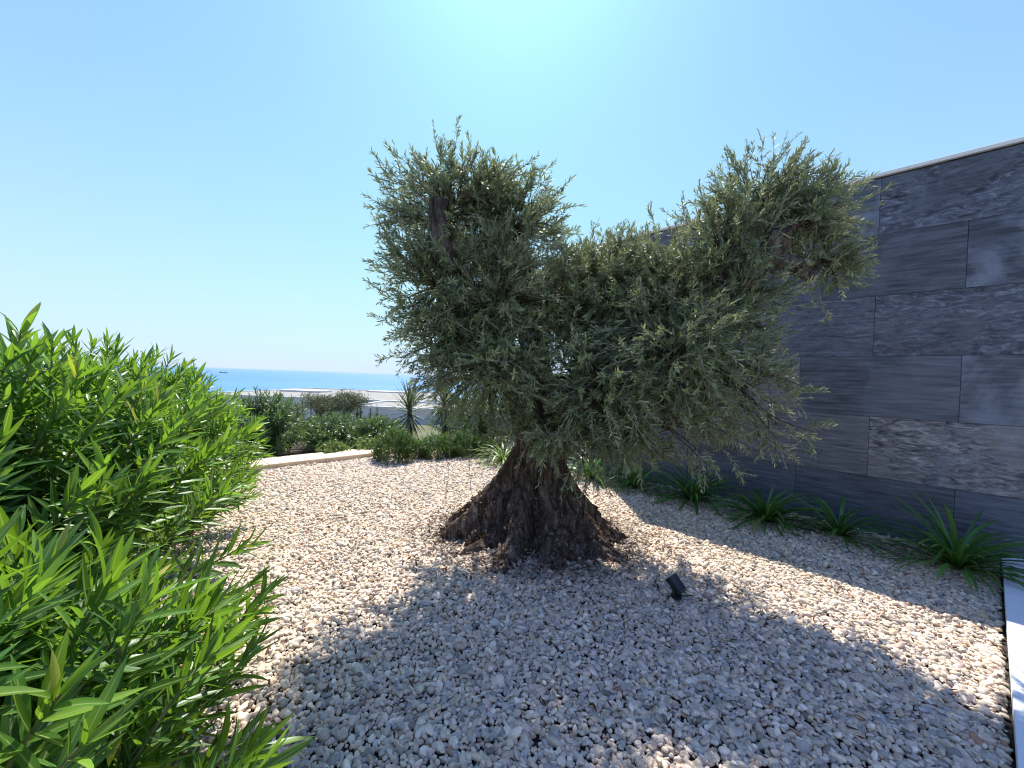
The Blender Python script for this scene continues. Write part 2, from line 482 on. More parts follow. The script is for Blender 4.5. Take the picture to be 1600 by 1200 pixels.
M = dict(
    slate=slate_mat(), pebble=pebble_mat(), sea=sea_mat(),
    soil=plain('soil', (0.10, 0.075, 0.055), 0.95, 0.35, 3.0, 0.6, 0.1),
    underlay=plain('gravel_underlay', (0.055, 0.046, 0.038), 0.95, 0.35, 30.0, 0.6, 0.1),
    hill=plain('dry_hillside', (0.13, 0.13, 0.07), 0.95, 0.4, 0.2, 0.0, 0.1),
    mortar=plain('mortar', (0.022, 0.024, 0.028), 0.95, 0.2, 20.0, 0.3, 0.1),
    coping=plain('coping_stone', (0.72, 0.69, 0.64), 0.7, 0.1, 12.0, 0.2),
    paving=plain('white_paving', (0.76, 0.76, 0.75), 0.6, 0.05, 5.0, 0.12),
    kerb=plain('kerb_stone', (0.66, 0.52, 0.36), 0.85, 0.18, 9.0, 0.4),
    render=plain('white_render', (0.62, 0.61, 0.59), 0.9, 0.04, 1.0, 0.0, 0.2),
    roofing=plain('roof_gravel', (0.30, 0.28, 0.25), 0.95, 0.08, 0.6, 0.0, 0.1),
    glass=plain('dark_glass', (0.03, 0.04, 0.05), 0.1, 0.1, 1.0, 0.0, 0.6),
    black=plain('black_metal', (0.012, 0.013, 0.016), 0.42, 0.2, 20.0, 0.05, 0.5),
    lens=plain('lamp_glass', (0.10, 0.12, 0.14), 0.08, 0.1, 4.0, 0.0, 0.8),
    bark=bark_mat('olive_bark', (0.015, 0.011, 0.008), (0.115, 0.080, 0.058), (0.38, 0.30, 0.24), True),
    limb=bark_mat('olive_limb_bark', (0.022, 0.017, 0.013), (0.115, 0.090, 0.070), (0.28, 0.23, 0.185)),
    twig=plain('olive_twig', (0.30, 0.28, 0.20), 0.8, 0.3, 6.0, 0.0, 0.2),
    cut=plain('sawn_wood', (0.30, 0.22, 0.15), 0.85, 0.3, 18.0, 0.3, 0.2),
    olive=leaf_mat('olive_leaf', [(0.0, (0.036, 0.058, 0.022)), (0.45, (0.125, 0.162, 0.066)), (0.9, (0.36, 0.40, 0.18)), (1.0, (0.28, 0.19, 0.09))],
                   under=(0.27, 0.30, 0.20), trans=0.24, tcol=(0.34, 0.38, 0.10), rough=0.5, spec=0.18),
    oleander=leaf_mat('oleander_leaf', [(0.0, (0.034, 0.095, 0.026)), (0.3, (0.060, 0.155, 0.028)), (0.55, (0.115, 0.240, 0.032)), (0.93, (0.245, 0.395, 0.042)), (1.0, (0.42, 0.38, 0.05))],
                      rib=(0.34, 0.42, 0.14), trans=0.42, tcol=(0.27, 0.48, 0.01), rough=0.36, spec=0.4),
    oleander_far=leaf_mat('oleander_leaf_dull', [(0.0, (0.058, 0.110, 0.042)), (0.5, (0.115, 0.200, 0.058)), (1.0, (0.22, 0.33, 0.075))],
                          under=(0.14, 0.17, 0.11), trans=0.28, tcol=(0.16, 0.28, 0.03), rough=0.4),
    stem=plain('green_stem', (0.16, 0.17, 0.07), 0.7, 0.35, 9.0, 0.0, 0.25),
    straps=leaf_mat('strap_leaf', [(0.0, (0.040, 0.105, 0.026)), (0.6, (0.090, 0.210, 0.036)), (0.92, (0.17, 0.31, 0.05)), (1.0, (0.36, 0.30, 0.07))],
                    trans=0.25, tcol=(0.12, 0.30, 0.02), rough=0.33, spec=0.45),
    spider=leaf_mat('pale_strap_leaf', [(0.0, (0.11, 0.17, 0.05)), (0.6, (0.22, 0.30, 0.09)), (1.0, (0.40, 0.42, 0.20))],
                    trans=0.3, tcol=(0.32, 0.42, 0.08), rough=0.4),
    box=leaf_mat('bush_leaf', [(0.0, (0.022, 0.055, 0.014)), (0.6, (0.060, 0.135, 0.022)), (1.0, (0.17, 0.27, 0.04))],
                 trans=0.25, tcol=(0.20, 0.34, 0.02), rough=0.5),
    yucca=leaf_mat('yucca_leaf', [(0.0, (0.045, 0.070, 0.040)), (0.6, (0.085, 0.125, 0.065)), (1.0, (0.32, 0.33, 0.18))],
                   trans=0.15, tcol=(0.2, 0.26, 0.06), rough=0.42),
    conifer=leaf_mat('conifer_leaf', [(0.0, (0.020, 0.040, 0.016)), (1.0, (0.055, 0.075, 0.022))], trans=0.15, tcol=(0.1, 0.14, 0.02), rough=0.6),
    greyolive=leaf_mat('far_olive_leaf', [(0.0, (0.09, 0.10, 0.055)), (1.0, (0.17, 0.18, 0.10))], trans=0.2, tcol=(0.2, 0.24, 0.08), rough=0.6),
    dry=leaf_mat('dry_leaf', [(0.0, (0.045, 0.026, 0.017)), (0.6, (0.14, 0.075, 0.045)), (1.0, (0.36, 0.26, 0.18))], trans=0.1, tcol=(0.3, 0.15, 0.05), rough=0.8, spec=0.15),
    hull=plain('ship_hull', (0.10, 0.11, 0.13), 0.6, 0.1, 0.1, 0.0),
)

# wall frame: along (towards the far end) and outward (towards the tree)
WD = np.array([-0.68970, 0.72409, 0.0]); WN = np.array([0.72409, 0.68970, 0.0]); WDIST = 5.4318
W_END, W_START = 3.82, -5.4


def wall_pt(s, off=0.0, z=0.0):
    """point at s along the wall face, off metres in front of it"""
    p = WN * (WDIST - off) + WD * s
    return np.array([p[0], p[1], z])


KA = np.array([-3.586, 5.535]); KB = np.array([-2.272, 6.871])
KD = (KB - KA) / np.linalg.norm(KB - KA); KN = np.array([-KD[1], KD[0]])      # KN points to the planted bed
PA = np.array([4.26, 3.505]); PB = np.array([1.949, 1.524])
PD = (PB - PA) / np.linalg.norm(PB - PA); PN = np.array([-PD[1], PD[0]])      # PN points onto the paving
if PN[0] < 0: PN = -PN


def undul(x, y):
    return 0.012 * np.sin(x * 2.1 + 0.6 * y) * np.cos(y * 1.7 - 0.4 * x) + 0.008 * np.sin(x * 5.3 + 1) * np.sin(y * 4.1)


TR = np.array([0.25, 3.62])        # foot of the olive


def mound(x, y):
    r = np.sqrt(((x - TR[0]) / 0.95) ** 2 + ((y - TR[1]) / 0.75) ** 2)
    return 0.07 * np.exp(-(r / 0.95) ** 2 * 1.4)


# ------------------------------------------------------------------ ground, hillside, sea
def build_terrain():
    ys = np.concatenate([np.linspace(-6, 9, 24), np.linspace(10, 60, 22), np.geomspace(68, 900, 18)])
    us = np.linspace(-1, 1, 41)
    V = []
    for y in ys:
        half = 14 + max(0, y) * 2.2
        for u in us:
            x = u * half
            z = -0.06
            if y > 9: z -= (y - 9) * 0.105
            if x < -6 and y <= 60: z -= max(0, (-x - 6)) * 0.06
            if y > 12: z += 0.5 * noise.noise(Vector((x * 0.08, y * 0.08, 0))) * min(1, (y - 12) / 10)
            V.append((x, y, max(z, -63)))
    n = len(us); i = np.arange(len(ys) - 1)[:, None] * n; j = np.arange(n - 1)[None]
    F = np.stack([i + j, i + j + 1, i + n + j + 1, i + n + j], -1).reshape(-1, 4)
    o = link('hillside', mesh_np('hillside', V, [F], smooth=True), M['soil'])
    o.data.materials.append(M['hill'])
    mi = np.array([0 if V[f[0]][1] < 9 else 1 for f in F], np.int32)
    o.data.polygons.foreach_set('material_index', mi)
    tag(o, kind='structure')
    s = 90000.0
    o = link('sea', mesh_np('sea', [(-s, 500, -60), (s, 500, -60), (s, 2 * s, -60), (-s, 2 * s, -60)], [[(0, 1, 2, 3)]]), M['sea'])
    tag(o, kind='structure')


build_terrain()


def inside_gravel(x, y, m=0.0):
    """area strewn with pebbles"""
    q = np.stack([x, y], -1)
    a = (q - KA) @ KN < -m                                 # in front of the kerb line
    w = q @ WN[:2] < WDIST - 0.01 - m                      # in front of the wall
    past = (q @ WD[:2]) > W_END
    pv = (q - PA) @ PN < -0.005 - m                        # not on the paving
    far = y < 7.45 + 0.12 * np.sin(x * 3.1) + 0.06 * np.sin(x * 8)
    hed = x > -1.0 - 0.62 * np.maximum(y, -1.0) - 0.55     # hedge bed to the left
    rt = x < 3.4 + 0 * y
    return a & (w | past) & pv & far & hed & (y > -1.1) & ((x < 4.4))


def build_gravel():
    xs = np.linspace(-6.2, 5.2, 115); ys = np.linspace(-1.4, 7.7, 92)
    X, Y = np.meshgrid(xs, ys)
    Z = undul(X, Y) + mound(X, Y) - 0.014
    V = np.stack([X, Y, Z], -1).reshape(-1, 3)
    n = len(xs); i = np.arange(len(ys) - 1)[:, None] * n; j = np.arange(n - 1)[None]
    F = np.stack([i + j, i + j + 1, i + n + j + 1, i + n + j], -1).reshape(-1, 4)
    c = V[F].mean(1)
    F = F[inside_gravel(c[:, 0], c[:, 1], -0.07) & ((c[:, :2] - PA) @ PN < 0.04) & (c[:, :2] @ WN[:2] < WDIST + 0.1)]
    o = link('gravel_bed', mesh_np('gravel_bed', V, [F], smooth=True), M['underlay'])
    tag(o, kind='structure')

    P = []; LAY = []
    for layer, (sp, zz, keep) in enumerate(((0.0188, 0.0, 1.0), (0.031, 0.010, 0.60))):
        nx = int(11 / sp); ny = int(9.0 / (sp * 0.866))
        gx, gy = np.meshgrid(np.arange(nx), np.arange(ny))
        x = -6.0 + (gx + 0.5 * (gy % 2)) * sp + rng.normal(0, sp * 0.30, gx.shape)
        y = -1.2 + gy * sp * 0.866 + rng.normal(0, sp * 0.30, gx.shape)
        x, y = x.ravel(), y.ravel()
        k = inside_gravel(x, y, 0.012) & (rng.random(len(x)) < keep)
        # far from the camera and out of the frame behind it nothing needs a second layer
        if layer == 1: k &= (np.hypot(x, y) < 7.0)
        x, y = x[k], y[k]
        z = undul(x, y) + mound(x, y) + zz + rng.normal(0, 0.004, len(x)) - 0.004
        P.append(np.stack([x, y, z], -1)); LAY.append(np.full(len(x), layer))
    P = np.concatenate(P)
    n = len(P)
    size = np.clip(rng.lognormal(math.log(0.0104), 0.34, n), 0.005, 0.024)
    el = rng.uniform(1.0, 1.55, n)
    scl = np.stack([size * el, size / np.sqrt(el) * rng.uniform(0.9, 1.1, n), size * rng.uniform(0.5, 0.85, n)], -1)
    rot = np.stack([rng.normal(0, 0.38, n), rng.normal(0, 0.38, n), rng.uniform(0, 6.283, n)], -1)
    pal = np.array([(0.50, 0.445, 0.390), (0.56, 0.50, 0.44), (0.43, 0.39, 0.35), (0.36, 0.345, 0.335), (0.29, 0.285, 0.285),
                    (0.52, 0.425, 0.365), (0.48, 0.40, 0.30), (0.18, 0.165, 0.155), (0.62, 0.575, 0.52), (0.33, 0.20, 0.145), (0.40, 0.42, 0.43)])
    pr = np.array([.20, .17, .17, .12, .06, .09, .05, .025, .08, .012, .023]); pr /= pr.sum()
    c = pal[rng.choice(len(pal), n, p=pr)] * rng.uniform(0.72, 1.16, (n, 1)) * np.array([1.42, 1.28, 1.06])
    # around the trunk fallen bark and dust have browned the stones
    r = np.hypot((P[:, 0] - TR[0]) / 1.0, (P[:, 1] - TR[1]) / 0.85)
    f = np.clip((1.05 - r) / 0.35, 0, 1)[:, None] * rng.random((n, 1)) ** 0.7
    c = c * (1 - f) + f * np.array([0.12, 0.085, 0.065])
    me = bpy.data.meshes.new('gravel')
    me.vertices.add(n)
    me.vertices.foreach_set('co', P.astype(np.float32).ravel())
    for an, typ, arr, key in (('scl', 'FLOAT_VECTOR', scl, 'vector'), ('rot', 'FLOAT_VECTOR', rot, 'vector')):
        a = me.attributes.new(an, typ, 'POINT'); a.data.foreach_set(key, arr.astype(np.float32).ravel())
    a = me.attributes.new('stone', 'FLOAT_COLOR', 'POINT')
    a.data.foreach_set('color', np.concatenate([c, np.ones((n, 1))], 1).astype(np.float32).ravel())
    o = bpy.data.objects.new('gravel', me); col.objects.link(o)
    me.materials.append(M['pebble'])

    g = bpy.data.node_groups.new('pebbles', 'GeometryNodeTree')
    g.interface.new_socket('Geometry', in_out='INPUT', socket_type='NodeSocketGeometry')
    g.interface.new_socket('Geometry', in_out='OUTPUT', socket_type='NodeSocketGeometry')
    gi = g.nodes.new('NodeGroupInput'); go = g.nodes.new('NodeGroupOutput')
    jn = g.nodes.new('GeometryNodeJoinGeometry')
    for k in range(8):
        ico = nd(g, 'GeometryNodeMeshIcoSphere', {'Radius': 1.0, 'Subdivisions': 3})
        pos = g.nodes.new('GeometryNodeInputPosition')
        ad = nd(g, 'ShaderNodeVectorMath', {0: pos.outputs[0], 1: (k * 7.3, k * 3.1, k * 5.7)}, operation='ADD')
        nz = nd(g, 'ShaderNodeTexNoise', {'Vector': ad.outputs[0], 'Scale': 0.75, 'Detail': 1.0})
        mr = nd(g, 'ShaderNodeMapRange', {'Value': nz.outputs[0], 'From Min': 0.25, 'From Max': 0.75, 'To Min': 0.68, 'To Max': 1.28})
        sc = nd(g, 'ShaderNodeVectorMath', {0: pos.outputs[0]}, operation='SCALE')
        g.links.new(mr.outputs[0], sc.inputs['Scale'])
        sp = nd(g, 'GeometryNodeSetPosition', {'Geometry': ico.outputs[0], 'Position': sc.outputs[0]})
        ss = nd(g, 'GeometryNodeSetShadeSmooth', {0: sp.outputs[0]})
        sm = nd(g, 'GeometryNodeSetMaterial', {'Geometry': ss.outputs[0], 'Material': M['pebble']})
        ti = nd(g, 'GeometryNodeGeometryToInstance', {0: sm.outputs[0]})
        g.links.new(ti.outputs[0], jn.inputs[0])
    na = nd(g, 'GeometryNodeInputNamedAttribute', {'Name': 'rot'}, data_type='FLOAT_VECTOR')
    nb = nd(g, 'GeometryNodeInputNamedAttribute', {'Name': 'scl'}, data_type='FLOAT_VECTOR')
    er = nd(g, 'FunctionNodeEulerToRotation', {0: na.outputs[0]})
    ip = nd(g, 'GeometryNodeInstanceOnPoints', {'Points': gi.outputs[0], 'Instance': jn.outputs[0], 'Pick Instance': True,
                                                'Rotation': er.outputs[0], 'Scale': nb.outputs[0]})
    g.links.new(ip.outputs[0], go.inputs[0])
    md = o.modifiers.new('pebbles', 'NODES'); md.node_group = g
    tag(o, 'loose rounded cream, grey and pinkish pebbles covering the garden floor', 'gravel', kind='stuff')
    return n


N_PEB = build_gravel()


# ------------------------------------------------------------------ slate wall, coping, kerb, paving
def build_wall():
    ang = math.atan2(WD[1], WD[0])
    root = empty('slate_wall', tuple(wall_pt(0)))
    tag(root, 'tall dark wall clad in big riven slate slabs with pale coping', 'wall')
    c0 = wall_pt(0)
    T = 0.30
    Lw = W_END - W_START; mid = (W_END + W_START) / 2

    def local(s, off, z):
        return wall_pt(s, off, z) - np.array([c0[0], c0[1], 0])
    b = MB(); b.box(local(mid, -T / 2 - 0.014, 1.70), (Lw - 0.03, T, 3.66), ang)
    b.build('wall_core', M['mortar'], root)
    # slabs: 1.2 x 0.6 m, half bond; each its own piece
    special = {(0, 0): (1, .35, .05), (0, 1): (0, .50, .0), (0, -1): (1, .4, .1), (1, 0): (0, .75, .0), (1, -1): (.1, 1, .0), (2, 0): (1, .25, .15),
               (2, 1): (.35, .1, 0), (2, -1): (.8, .2, .2), (3, 0): (0.05, .5, 0), (3, -1): (.1, .7, 0.0), (4, 0): (1, .35, 1), (4, -1): (1, .3, .9),
               (4, 1): (.1, .05, .35), (5, 0): (0, .1, 0), (5, -1): (.6, .35, .55), (5, 1): (0, .05, 0)}
    z_top = 3.512
    gap = 0.0025
    protos = {}
    r2 = random.Random(4)
    for row in range(6):
        zt = 3.546 - 0.6 * row if row else z_top
        zb = 3.546 - 0.6 * (row + 1)
        if row == 5: zb = -0.08
        first = 0.487 if row % 2 == 0 else -0.113          # a vertical joint of this row
        k = -7
        while True:
            s0 = first - 1.2 + 1.2 * k; s1 = s0 + 1.2      # slab k=0 lies to the camera side of the joint `first`
            k += 1
            if s0 > W_END: break
            s0c, s1c = max(s0, W_START), min(s1, W_END)
            if s1c - s0c < 0.1: continue
            w, h = round(s1c - s0c - gap, 4), round(zt - zb - gap, 4)
            if (w, h) not in protos:
                p = MB(); p.box((0, 0, 0), (w, 0.028, h), bevel=0.002)
                me = mesh_np('slab', np.concatenate(p.V), [np.concatenate(f) for f in p.F.values()])
                me.materials.append(M['slate']); protos[(w, h)] = me
            o = bpy.data.objects.new('slab', protos[(w, h)]); col.objects.link(o); o.parent = root
            o.location = local((s0c + s1c) / 2, -0.014 + r2.uniform(-0.002, 0.002) + 0.014, (zt + zb) / 2)
            o.rotation_euler = (0, 0, ang)
            kk = k - 1
            v = special.get((row, kk))
            if v is None: v = (r2.choice([0, .05, .2, .9]), r2.uniform(.05, .5), r2.choice([0, 0, 0.1, .5]))
            o.color = (v[0], v[1], v[2], 1)
    # coping in lengths
    s = W_START
    while s < W_END:
        e = min(s + 2.4, W_END + 0.03)
        b = MB(); b.box(local((s + e) / 2, -T / 2 - 0.005, 3.546), (e - s - 0.005, T + 0.075, 0.034), ang, bevel=0.003)
        b.build('coping', M['coping'], root)
        s = e
    return root


build_wall()


def build_kerb():
    root = empty('stone_kerb', (KA[0], KA[1], 0))
    tag(root, 'low cream stone kerb edging the planted bed behind the gravel', 'kerb')
    ang = math.atan2(KD[1], KD[0])
    r2 = random.Random(2)
    t = -2.2
    while t < 3.6:
        w = r2.uniform(0.72, 0.86)
        c = KD * (t + w / 2) + KN * 0.25
        b = MB(); b.box((c[0], c[1], 0.0), (w - 0.006, 0.50 + r2.uniform(-.008, .008), 0.125 + r2.uniform(-.006, .006)), ang + r2.uniform(-.006, .006), bevel=0.008)
        b.build('kerb_stone', M['kerb'], root)
        t += w


build_kerb()


def build_paving():
    root = empty('paving', (PA[0], PA[1], 0))
    root['kind'] = 'structure'
    ang = math.atan2(PD[1], PD[0])
    b = MB(); c = PD * 1.9 + PN * 1.24
    b.box((c[0], c[1], -0.03), (4.4, 2.4, 0.08), ang); b.build('bedding', M['mortar'], root)
    me = None
    i = 0
    for a in range(8):
        for q in range(4):
            cc = PD * (-0.02 + a * 0.6 + 0.3) + PN * (q * 0.6 + 0.3)
            if (cc + PA) @ WN[:2] > WDIST - 0.02: continue
            if me is None:
                p = MB(); p.box((0, 0, 0), (0.596, 0.596, 0.05), bevel=0.002)
                me = mesh_np('paving_slab', np.concatenate(p.V), [np.concatenate(f) for f in p.F.values()])
                me.materials.append(M['paving'])
            o = bpy.data.objects.new('paving_slab', me); col.objects.link(o); o.parent = root
            o.location = (cc[0], cc[1], 0.036 + random.uniform(-.0008, .0008)); o.rotation_euler = (0, 0, ang)


build_paving()


# ------------------------------------------------------------------ olive tree
def fbm(x, y, z, o=3):
    v = 0; a = 1
    for _ in range(o):
        v += a * noise.noise(Vector((x, y, z))); a *= 0.5; x *= 2.03; y *= 2.03; z *= 2.03
    return v


def rough_tube(pts, radii, sides, amp, freq, seed):
    V, F, caps = tube(pts, radii, sides)
    C = np.repeat(np.asarray(pts), sides, 0); rr = np.repeat(np.asarray(radii), sides)
    out = V.copy()
    for i, (v, c, r) in enumerate(zip(V, C, rr)):
        d = v - c
        k = 1 + amp * fbm(v[0] * freq + seed, v[1] * freq, v[2] * freq * 0.45)
        out[i] = c + d * k
    return out, F, caps


def build_olive():
    root = empty('olive_tree', (TR[0], TR[1], 0))
    tag(root, 'old gnarled olive tree with flared trunk standing in the gravel', 'tree')
    O = np.array([TR[0], TR[1], 0])
    # trunk
    zs = np.concatenate([np.linspace(-0.10, 0.9, 92), np.linspace(0.92, 1.45, 22)])
    zk = [-.1, 0, .08, .16, .25, .34, .45, .55, .7, .86, 1.1, 1.45]
    hwk = [.92, .86, .76, .66, .57, .50, .40, .335, .27, .225, .235, .20]
    cxk = [.0, .0, -.01, -.01, -.015, -.02, -.02, -.01, .01, .045, .07, .10]
    na = 300
    V = []
    strands = [(R(192), .36, 1.0, .2), (R(228), .20, .55, .6), (R(252), .17, .85, .25), (R(283), .24, .60, -.3), (R(316), .28, 1.0, -.15), (R(352), .22, .8, .1),
               (R(25), .3, .6, .3), (R(70), .36, .8, .2), (R(115), .3, .7, .1), (R(155), .3, .8, .3)]
    for z in zs:
        hw = np.interp(z, zk, hwk); cx = np.interp(z, zk, cxk)
        low = math.exp(-max(0, z) / 0.26)
        for i in range(na):
            a = i / na * 2 * math.pi
            wob = 0.16 * fbm(math.cos(a) * 1.6, math.sin(a) * 1.6, z * 2.2 + 3, 2)
            best = 0
            for (sa_, sg, wt, tw) in strands:
                dd = (a + wob - sa_ - tw * z + math.pi) % (2 * math.pi) - math.pi
                best = max(best, wt * math.exp(-(dd / sg) ** 2))
            f = 0.75 + (0.26 + 0.05 * low) * best
            tw_ = a + 0.45 * z
            ca, sa = math.cos(tw_), math.sin(tw_)
            ridg = 1 - abs(fbm(ca * 4.2 + 3, sa * 4.2, z * 1.1 + 5, 2)) * 2
            f += 0.17 * (ridg - 0.6)
            fr = 1 - abs(fbm(ca * 13, sa * 13, z * 2.2, 3)) * 1.6
            f += 0.075 * (fr - 0.6)
            lump = fbm(ca * 4.5 + 9, sa * 4.5, z * 7, 3)
            f += low * 0.15 * lump + low * 0.07 * noise.noise(Vector((ca * 22, sa * 22, z * 26)))
            da = (a - R(268) + math.pi) % (2 * math.pi) - math.pi      # hollow between two root swells
            f -= 0.30 * math.exp(-(da / 0.15) ** 2) * math.exp(-((z - 0.36) / 0.22) ** 2)
            dep = 0.80 if z < .5 else 0.80 + 0.2 * min(1, (z - .5) / .4)
            V.append((cx + hw * f * math.cos(a), hw * dep * f * math.sin(a), z + 0.03 * low * lump))
    n = len(zs); i = np.arange(n - 1)[:, None] * na; j = np.arange(na)[None]; k = (j + 1) % na
    F = np.stack([i + j, i + k, i + na + k, i + na + j], -1).reshape(-1, 4)
    me = mesh_np('trunk', V, [F, np.array([list(range((n - 1) * na, n * na))])], smooth=True)
    link('trunk', me, M['bark'], root)
    # loose flakes of bark and litter lodged on the root flare
    rf = np.random.default_rng(5)
    VV = np.array(V); cand = np.nonzero((VV[:, 2] > -.02) & (VV[:, 2] < .46))[0]
    pk = rf.choice(cand, 9000)
    pk = pk[rf.random(len(pk)) < np.clip(1.15 - VV[pk, 2] / .42, 0, 1)]
    bp_ = VV[pk] * [1.004, 1.004, 1] + rf.normal(0, .006, (len(pk), 3))
    outw = norm(np.stack([bp_[:, 0], bp_[:, 1], np.full(len(pk), .35)], -1))
    dd_ = norm(rf.normal(size=(len(pk), 3)) + outw * .25); LL_ = rf.uniform(.012, .042, len(pk))
    Vf, Ff, Af = leaf_batch(bp_, dd_, outw + rf.normal(0, .6, (len(pk), 3)), LL_, LL_ * rf.uniform(.25, .7, len(pk)), rf.normal(.2, .5, len(pk)), np.full(len(pk), .15), rf.random(len(pk)) ** 1.7, lance, 2, 2)
    o = link('bark_flakes', mesh_np('bark_flakes', Vf, [Ff], {'leaf': Af}), M['dry'], root); o['kind'] = 'stuff'

    # limbs: (control points, radii)
    limbs = [
        ([(.27, 3.60, .80), (.05, 3.50, 1.35), (-.35, 3.25, 1.85), (-.56, 3.08, 2.30), (-.585, 3.02, 2.69)], [.20, .16, .12, .085, .072]),
        ([(.35, 3.62, .85), (.80, 3.58, 1.40), (1.35, 3.40, 1.95), (1.82, 3.10, 2.32), (1.92, 3.02, 2.52)], [.20, .16, .12, .092, .085]),
        ([(1.80, 3.10, 2.32), (2.02, 3.04, 2.33), (2.18, 3.05, 2.22)], [.070, .060, .035]),
        ([(.28, 3.68, .85), (.22, 3.72, 1.5), (.10, 3.70, 2.1), (.02, 3.6, 2.65)], [.17, .13, .09, .04]),
        ([(.40, 3.68, .85), (.75, 3.80, 1.6), (1.05, 3.80, 2.1), (1.35, 3.7, 2.45)], [.16, .12, .08, .04]),
    ]
    skel = []
    for li, (c, r) in enumerate(limbs):
        p = spline(np.hstack([np.array(c), np.array(r)[:, None]]), 44)
        Vt, Ft, caps = rough_tube(p[:, :3], np.clip(p[:, 3], .02, 1), 30, 0.36, 10.0, li * 11.3)
        mb = MB(); mb.add(Vt - O, [Ft, np.array([caps[1]])])
        o = mb.build('limb', M['limb'], root, smooth=True)
        skel.append(p[:, :3])
        if li in (0, 1):      # sawn end
            e = p[-1, :3]; d = norm(p[-1, :3] - p[-2, :3])
            s = MB(); s.tube([e - d * .004 - O, e + d * .006 - O], [p[-1, 3] * 0.96, p[-1, 3] * 0.9], 18)
            s.build('sawn_end', M['cut'], o)
    SK = np.concatenate(skel)

    # crown: clumps round these centres (x, y, z, rx, ry, rz, amount)
    lobes = [
        (-.60, 3.30, 2.70, .48, .45, .44, 1.1), (-.04, 3.35, 2.60, .50, .48, .42, 1.1), (-.62, 3.15, 2.08, .44, .45, .48, 1.1),
        (-.10, 3.12, 2.00, .46, .40, .50, 1.1), (-.62, 3.20, 1.62, .38, .40, .32, .75), (-.18, 3.02, 1.42, .55, .42, .40, 1.0),
        (.46, 3.38, 1.98, .46, .42, .46, 1.1), (.82, 3.52, 2.10, .48, .42, .42, 1.0), (1.24, 3.32, 2.12, .50, .42, .50, 1.1),
        (1.15, 2.88, 1.58, .55, .42, .48, 1.1), (.62, 2.95, 1.32, .46, .34, .40, 1.1), (1.62, 3.25, 2.48, .40, .42, .40, .95),
        (1.98, 3.40, 2.92, .38, .36, .42, 1.0), (2.28, 3.25, 2.72, .35, .36, .30, 1.25), (2.38, 3.18, 2.38, .23, .25, .27, 1.2),
        (1.68, 3.18, 1.95, .40, .40, .46, 1.0), (1.64, 2.92, 1.38, .38, .34, .34, .9), (1.12, 2.88, 1.08, .46, .34, .26, .7),
        (.34, 2.92, 1.02, .30, .24, .22, .6), (1.86, 2.86, 1.14, .20, .20, .15, .45), (.72, 2.90, .98, .34, .28, .22, .55),
        (-.32, 3.32, 2.86, .44, .38, .26, .8), (.16, 3.12, .98, .26, .20, .20, .7), (.60, 3.05, .86, .28, .22, .20, .55), (.92, 3.1, .92, .3, .25, .22, .5),
        (.60, 3.55, 2.28, .34, .30, .24, .9), (.88, 3.60, 2.36, .34, .30, .26, .9),
        # behind
        (.62, 3.95, 2.36, .40, .36, .30, .8), (.95, 3.95, 2.36, .36, .36, .30, .7),
        (-.40, 3.85, 2.45, .48, .40, .48, .55), (.05, 3.95, 1.95, .55, .42, .50, .55), (.65, 4.00, 1.95, .50, .42, .44, .5),
        (1.30, 3.90, 2.05, .50, .42, .46, .55), (-.35, 3.75, 1.50, .45, .40, .38, .5), (1.05, 3.80, 1.45, .48, .40, .42, .5), (.45, 3.4, 1.5, .4, .35, .4, .5),
    ]
    hollows = [((-.60, 2.80, 2.50), .17, .30), ((1.95, 2.82, 2.42), .12, .22), ((-.60, 2.55, 2.5), .2, .30), ((2.0, 2.6, 2.40), .10, .22)]
    r = np.random.default_rng(21)
    branch = MB(); twigs = MB()
    LB, LD, LN, LL, LT = [], [], [], [], []

    def shoot(b, d, length, sag, dens=1.0, small=1.0):
        d = norm(d)
        n = 5
        t = np.linspace(0, 1, n)[:, None]
        side = norm(r.normal(size=3))
        pts = b + d * length * t + side * length * 0.08 * np.sin(t * 3.0) + np.array([0, 0, -1.0]) * sag * length * t * t
        Vt, Ft, _ = tube(pts, np.linspace(.0028, .0011, n), 3)
        twigs.add(Vt - O, [Ft])
        m = max(3, int(length / 0.0178 * dens))
        ph = r.uniform(0, 6.28)
        tone = r.normal(0, .19)
        q = np.arange(m)
        tt = np.clip(.10 + .9 * (q + r.uniform(-.2, .2, m)) / m, 0, 1)
        x = tt * (n - 1); i0 = np.minimum(n - 2, x.astype(int)); f = (x - i0)[:, None]
        p = pts[i0] * (1 - f) + pts[i0 + 1] * f
        ax = norm(pts[i0 + 1] - pts[i0])
        u = norm(np.cross(ax, (0.3, 0.2, 1.0))); w = np.cross(ax, u)
        for sgn in (1, -1):
            k = r.random(m) > .12
            an = (ph + q * 1.5708 + r.normal(0, .25, m))[:, None]
            rad = sgn * (np.cos(an) * u + np.sin(an) * w)
            op = (r.uniform(.55, 1.15, m) * (1 - .45 * tt))[:, None]
            ld = norm(ax * np.cos(op) + rad * np.sin(op) + r.normal(0, .10, (m, 3)))
            nr = norm(np.cross(ld, np.cross(ax, ld)) + ax * .9 + np.array([0, 0, .4]) + r.normal(0, .45, (m, 3)))
            ll = r.uniform(.034, .056, m) * small * (1 - .35 * np.maximum(0, tt - .75) / .25)
            lt = np.where(r.random(m) > .006, np.clip(.42 + tone + .22 * tt + r.normal(0, .12, m), 0, .93), 1.0)
            LB.append(p[k]); LD.append(ld[k]); LN.append(nr[k]); LL.append(ll[k]); LT.append(lt[k])

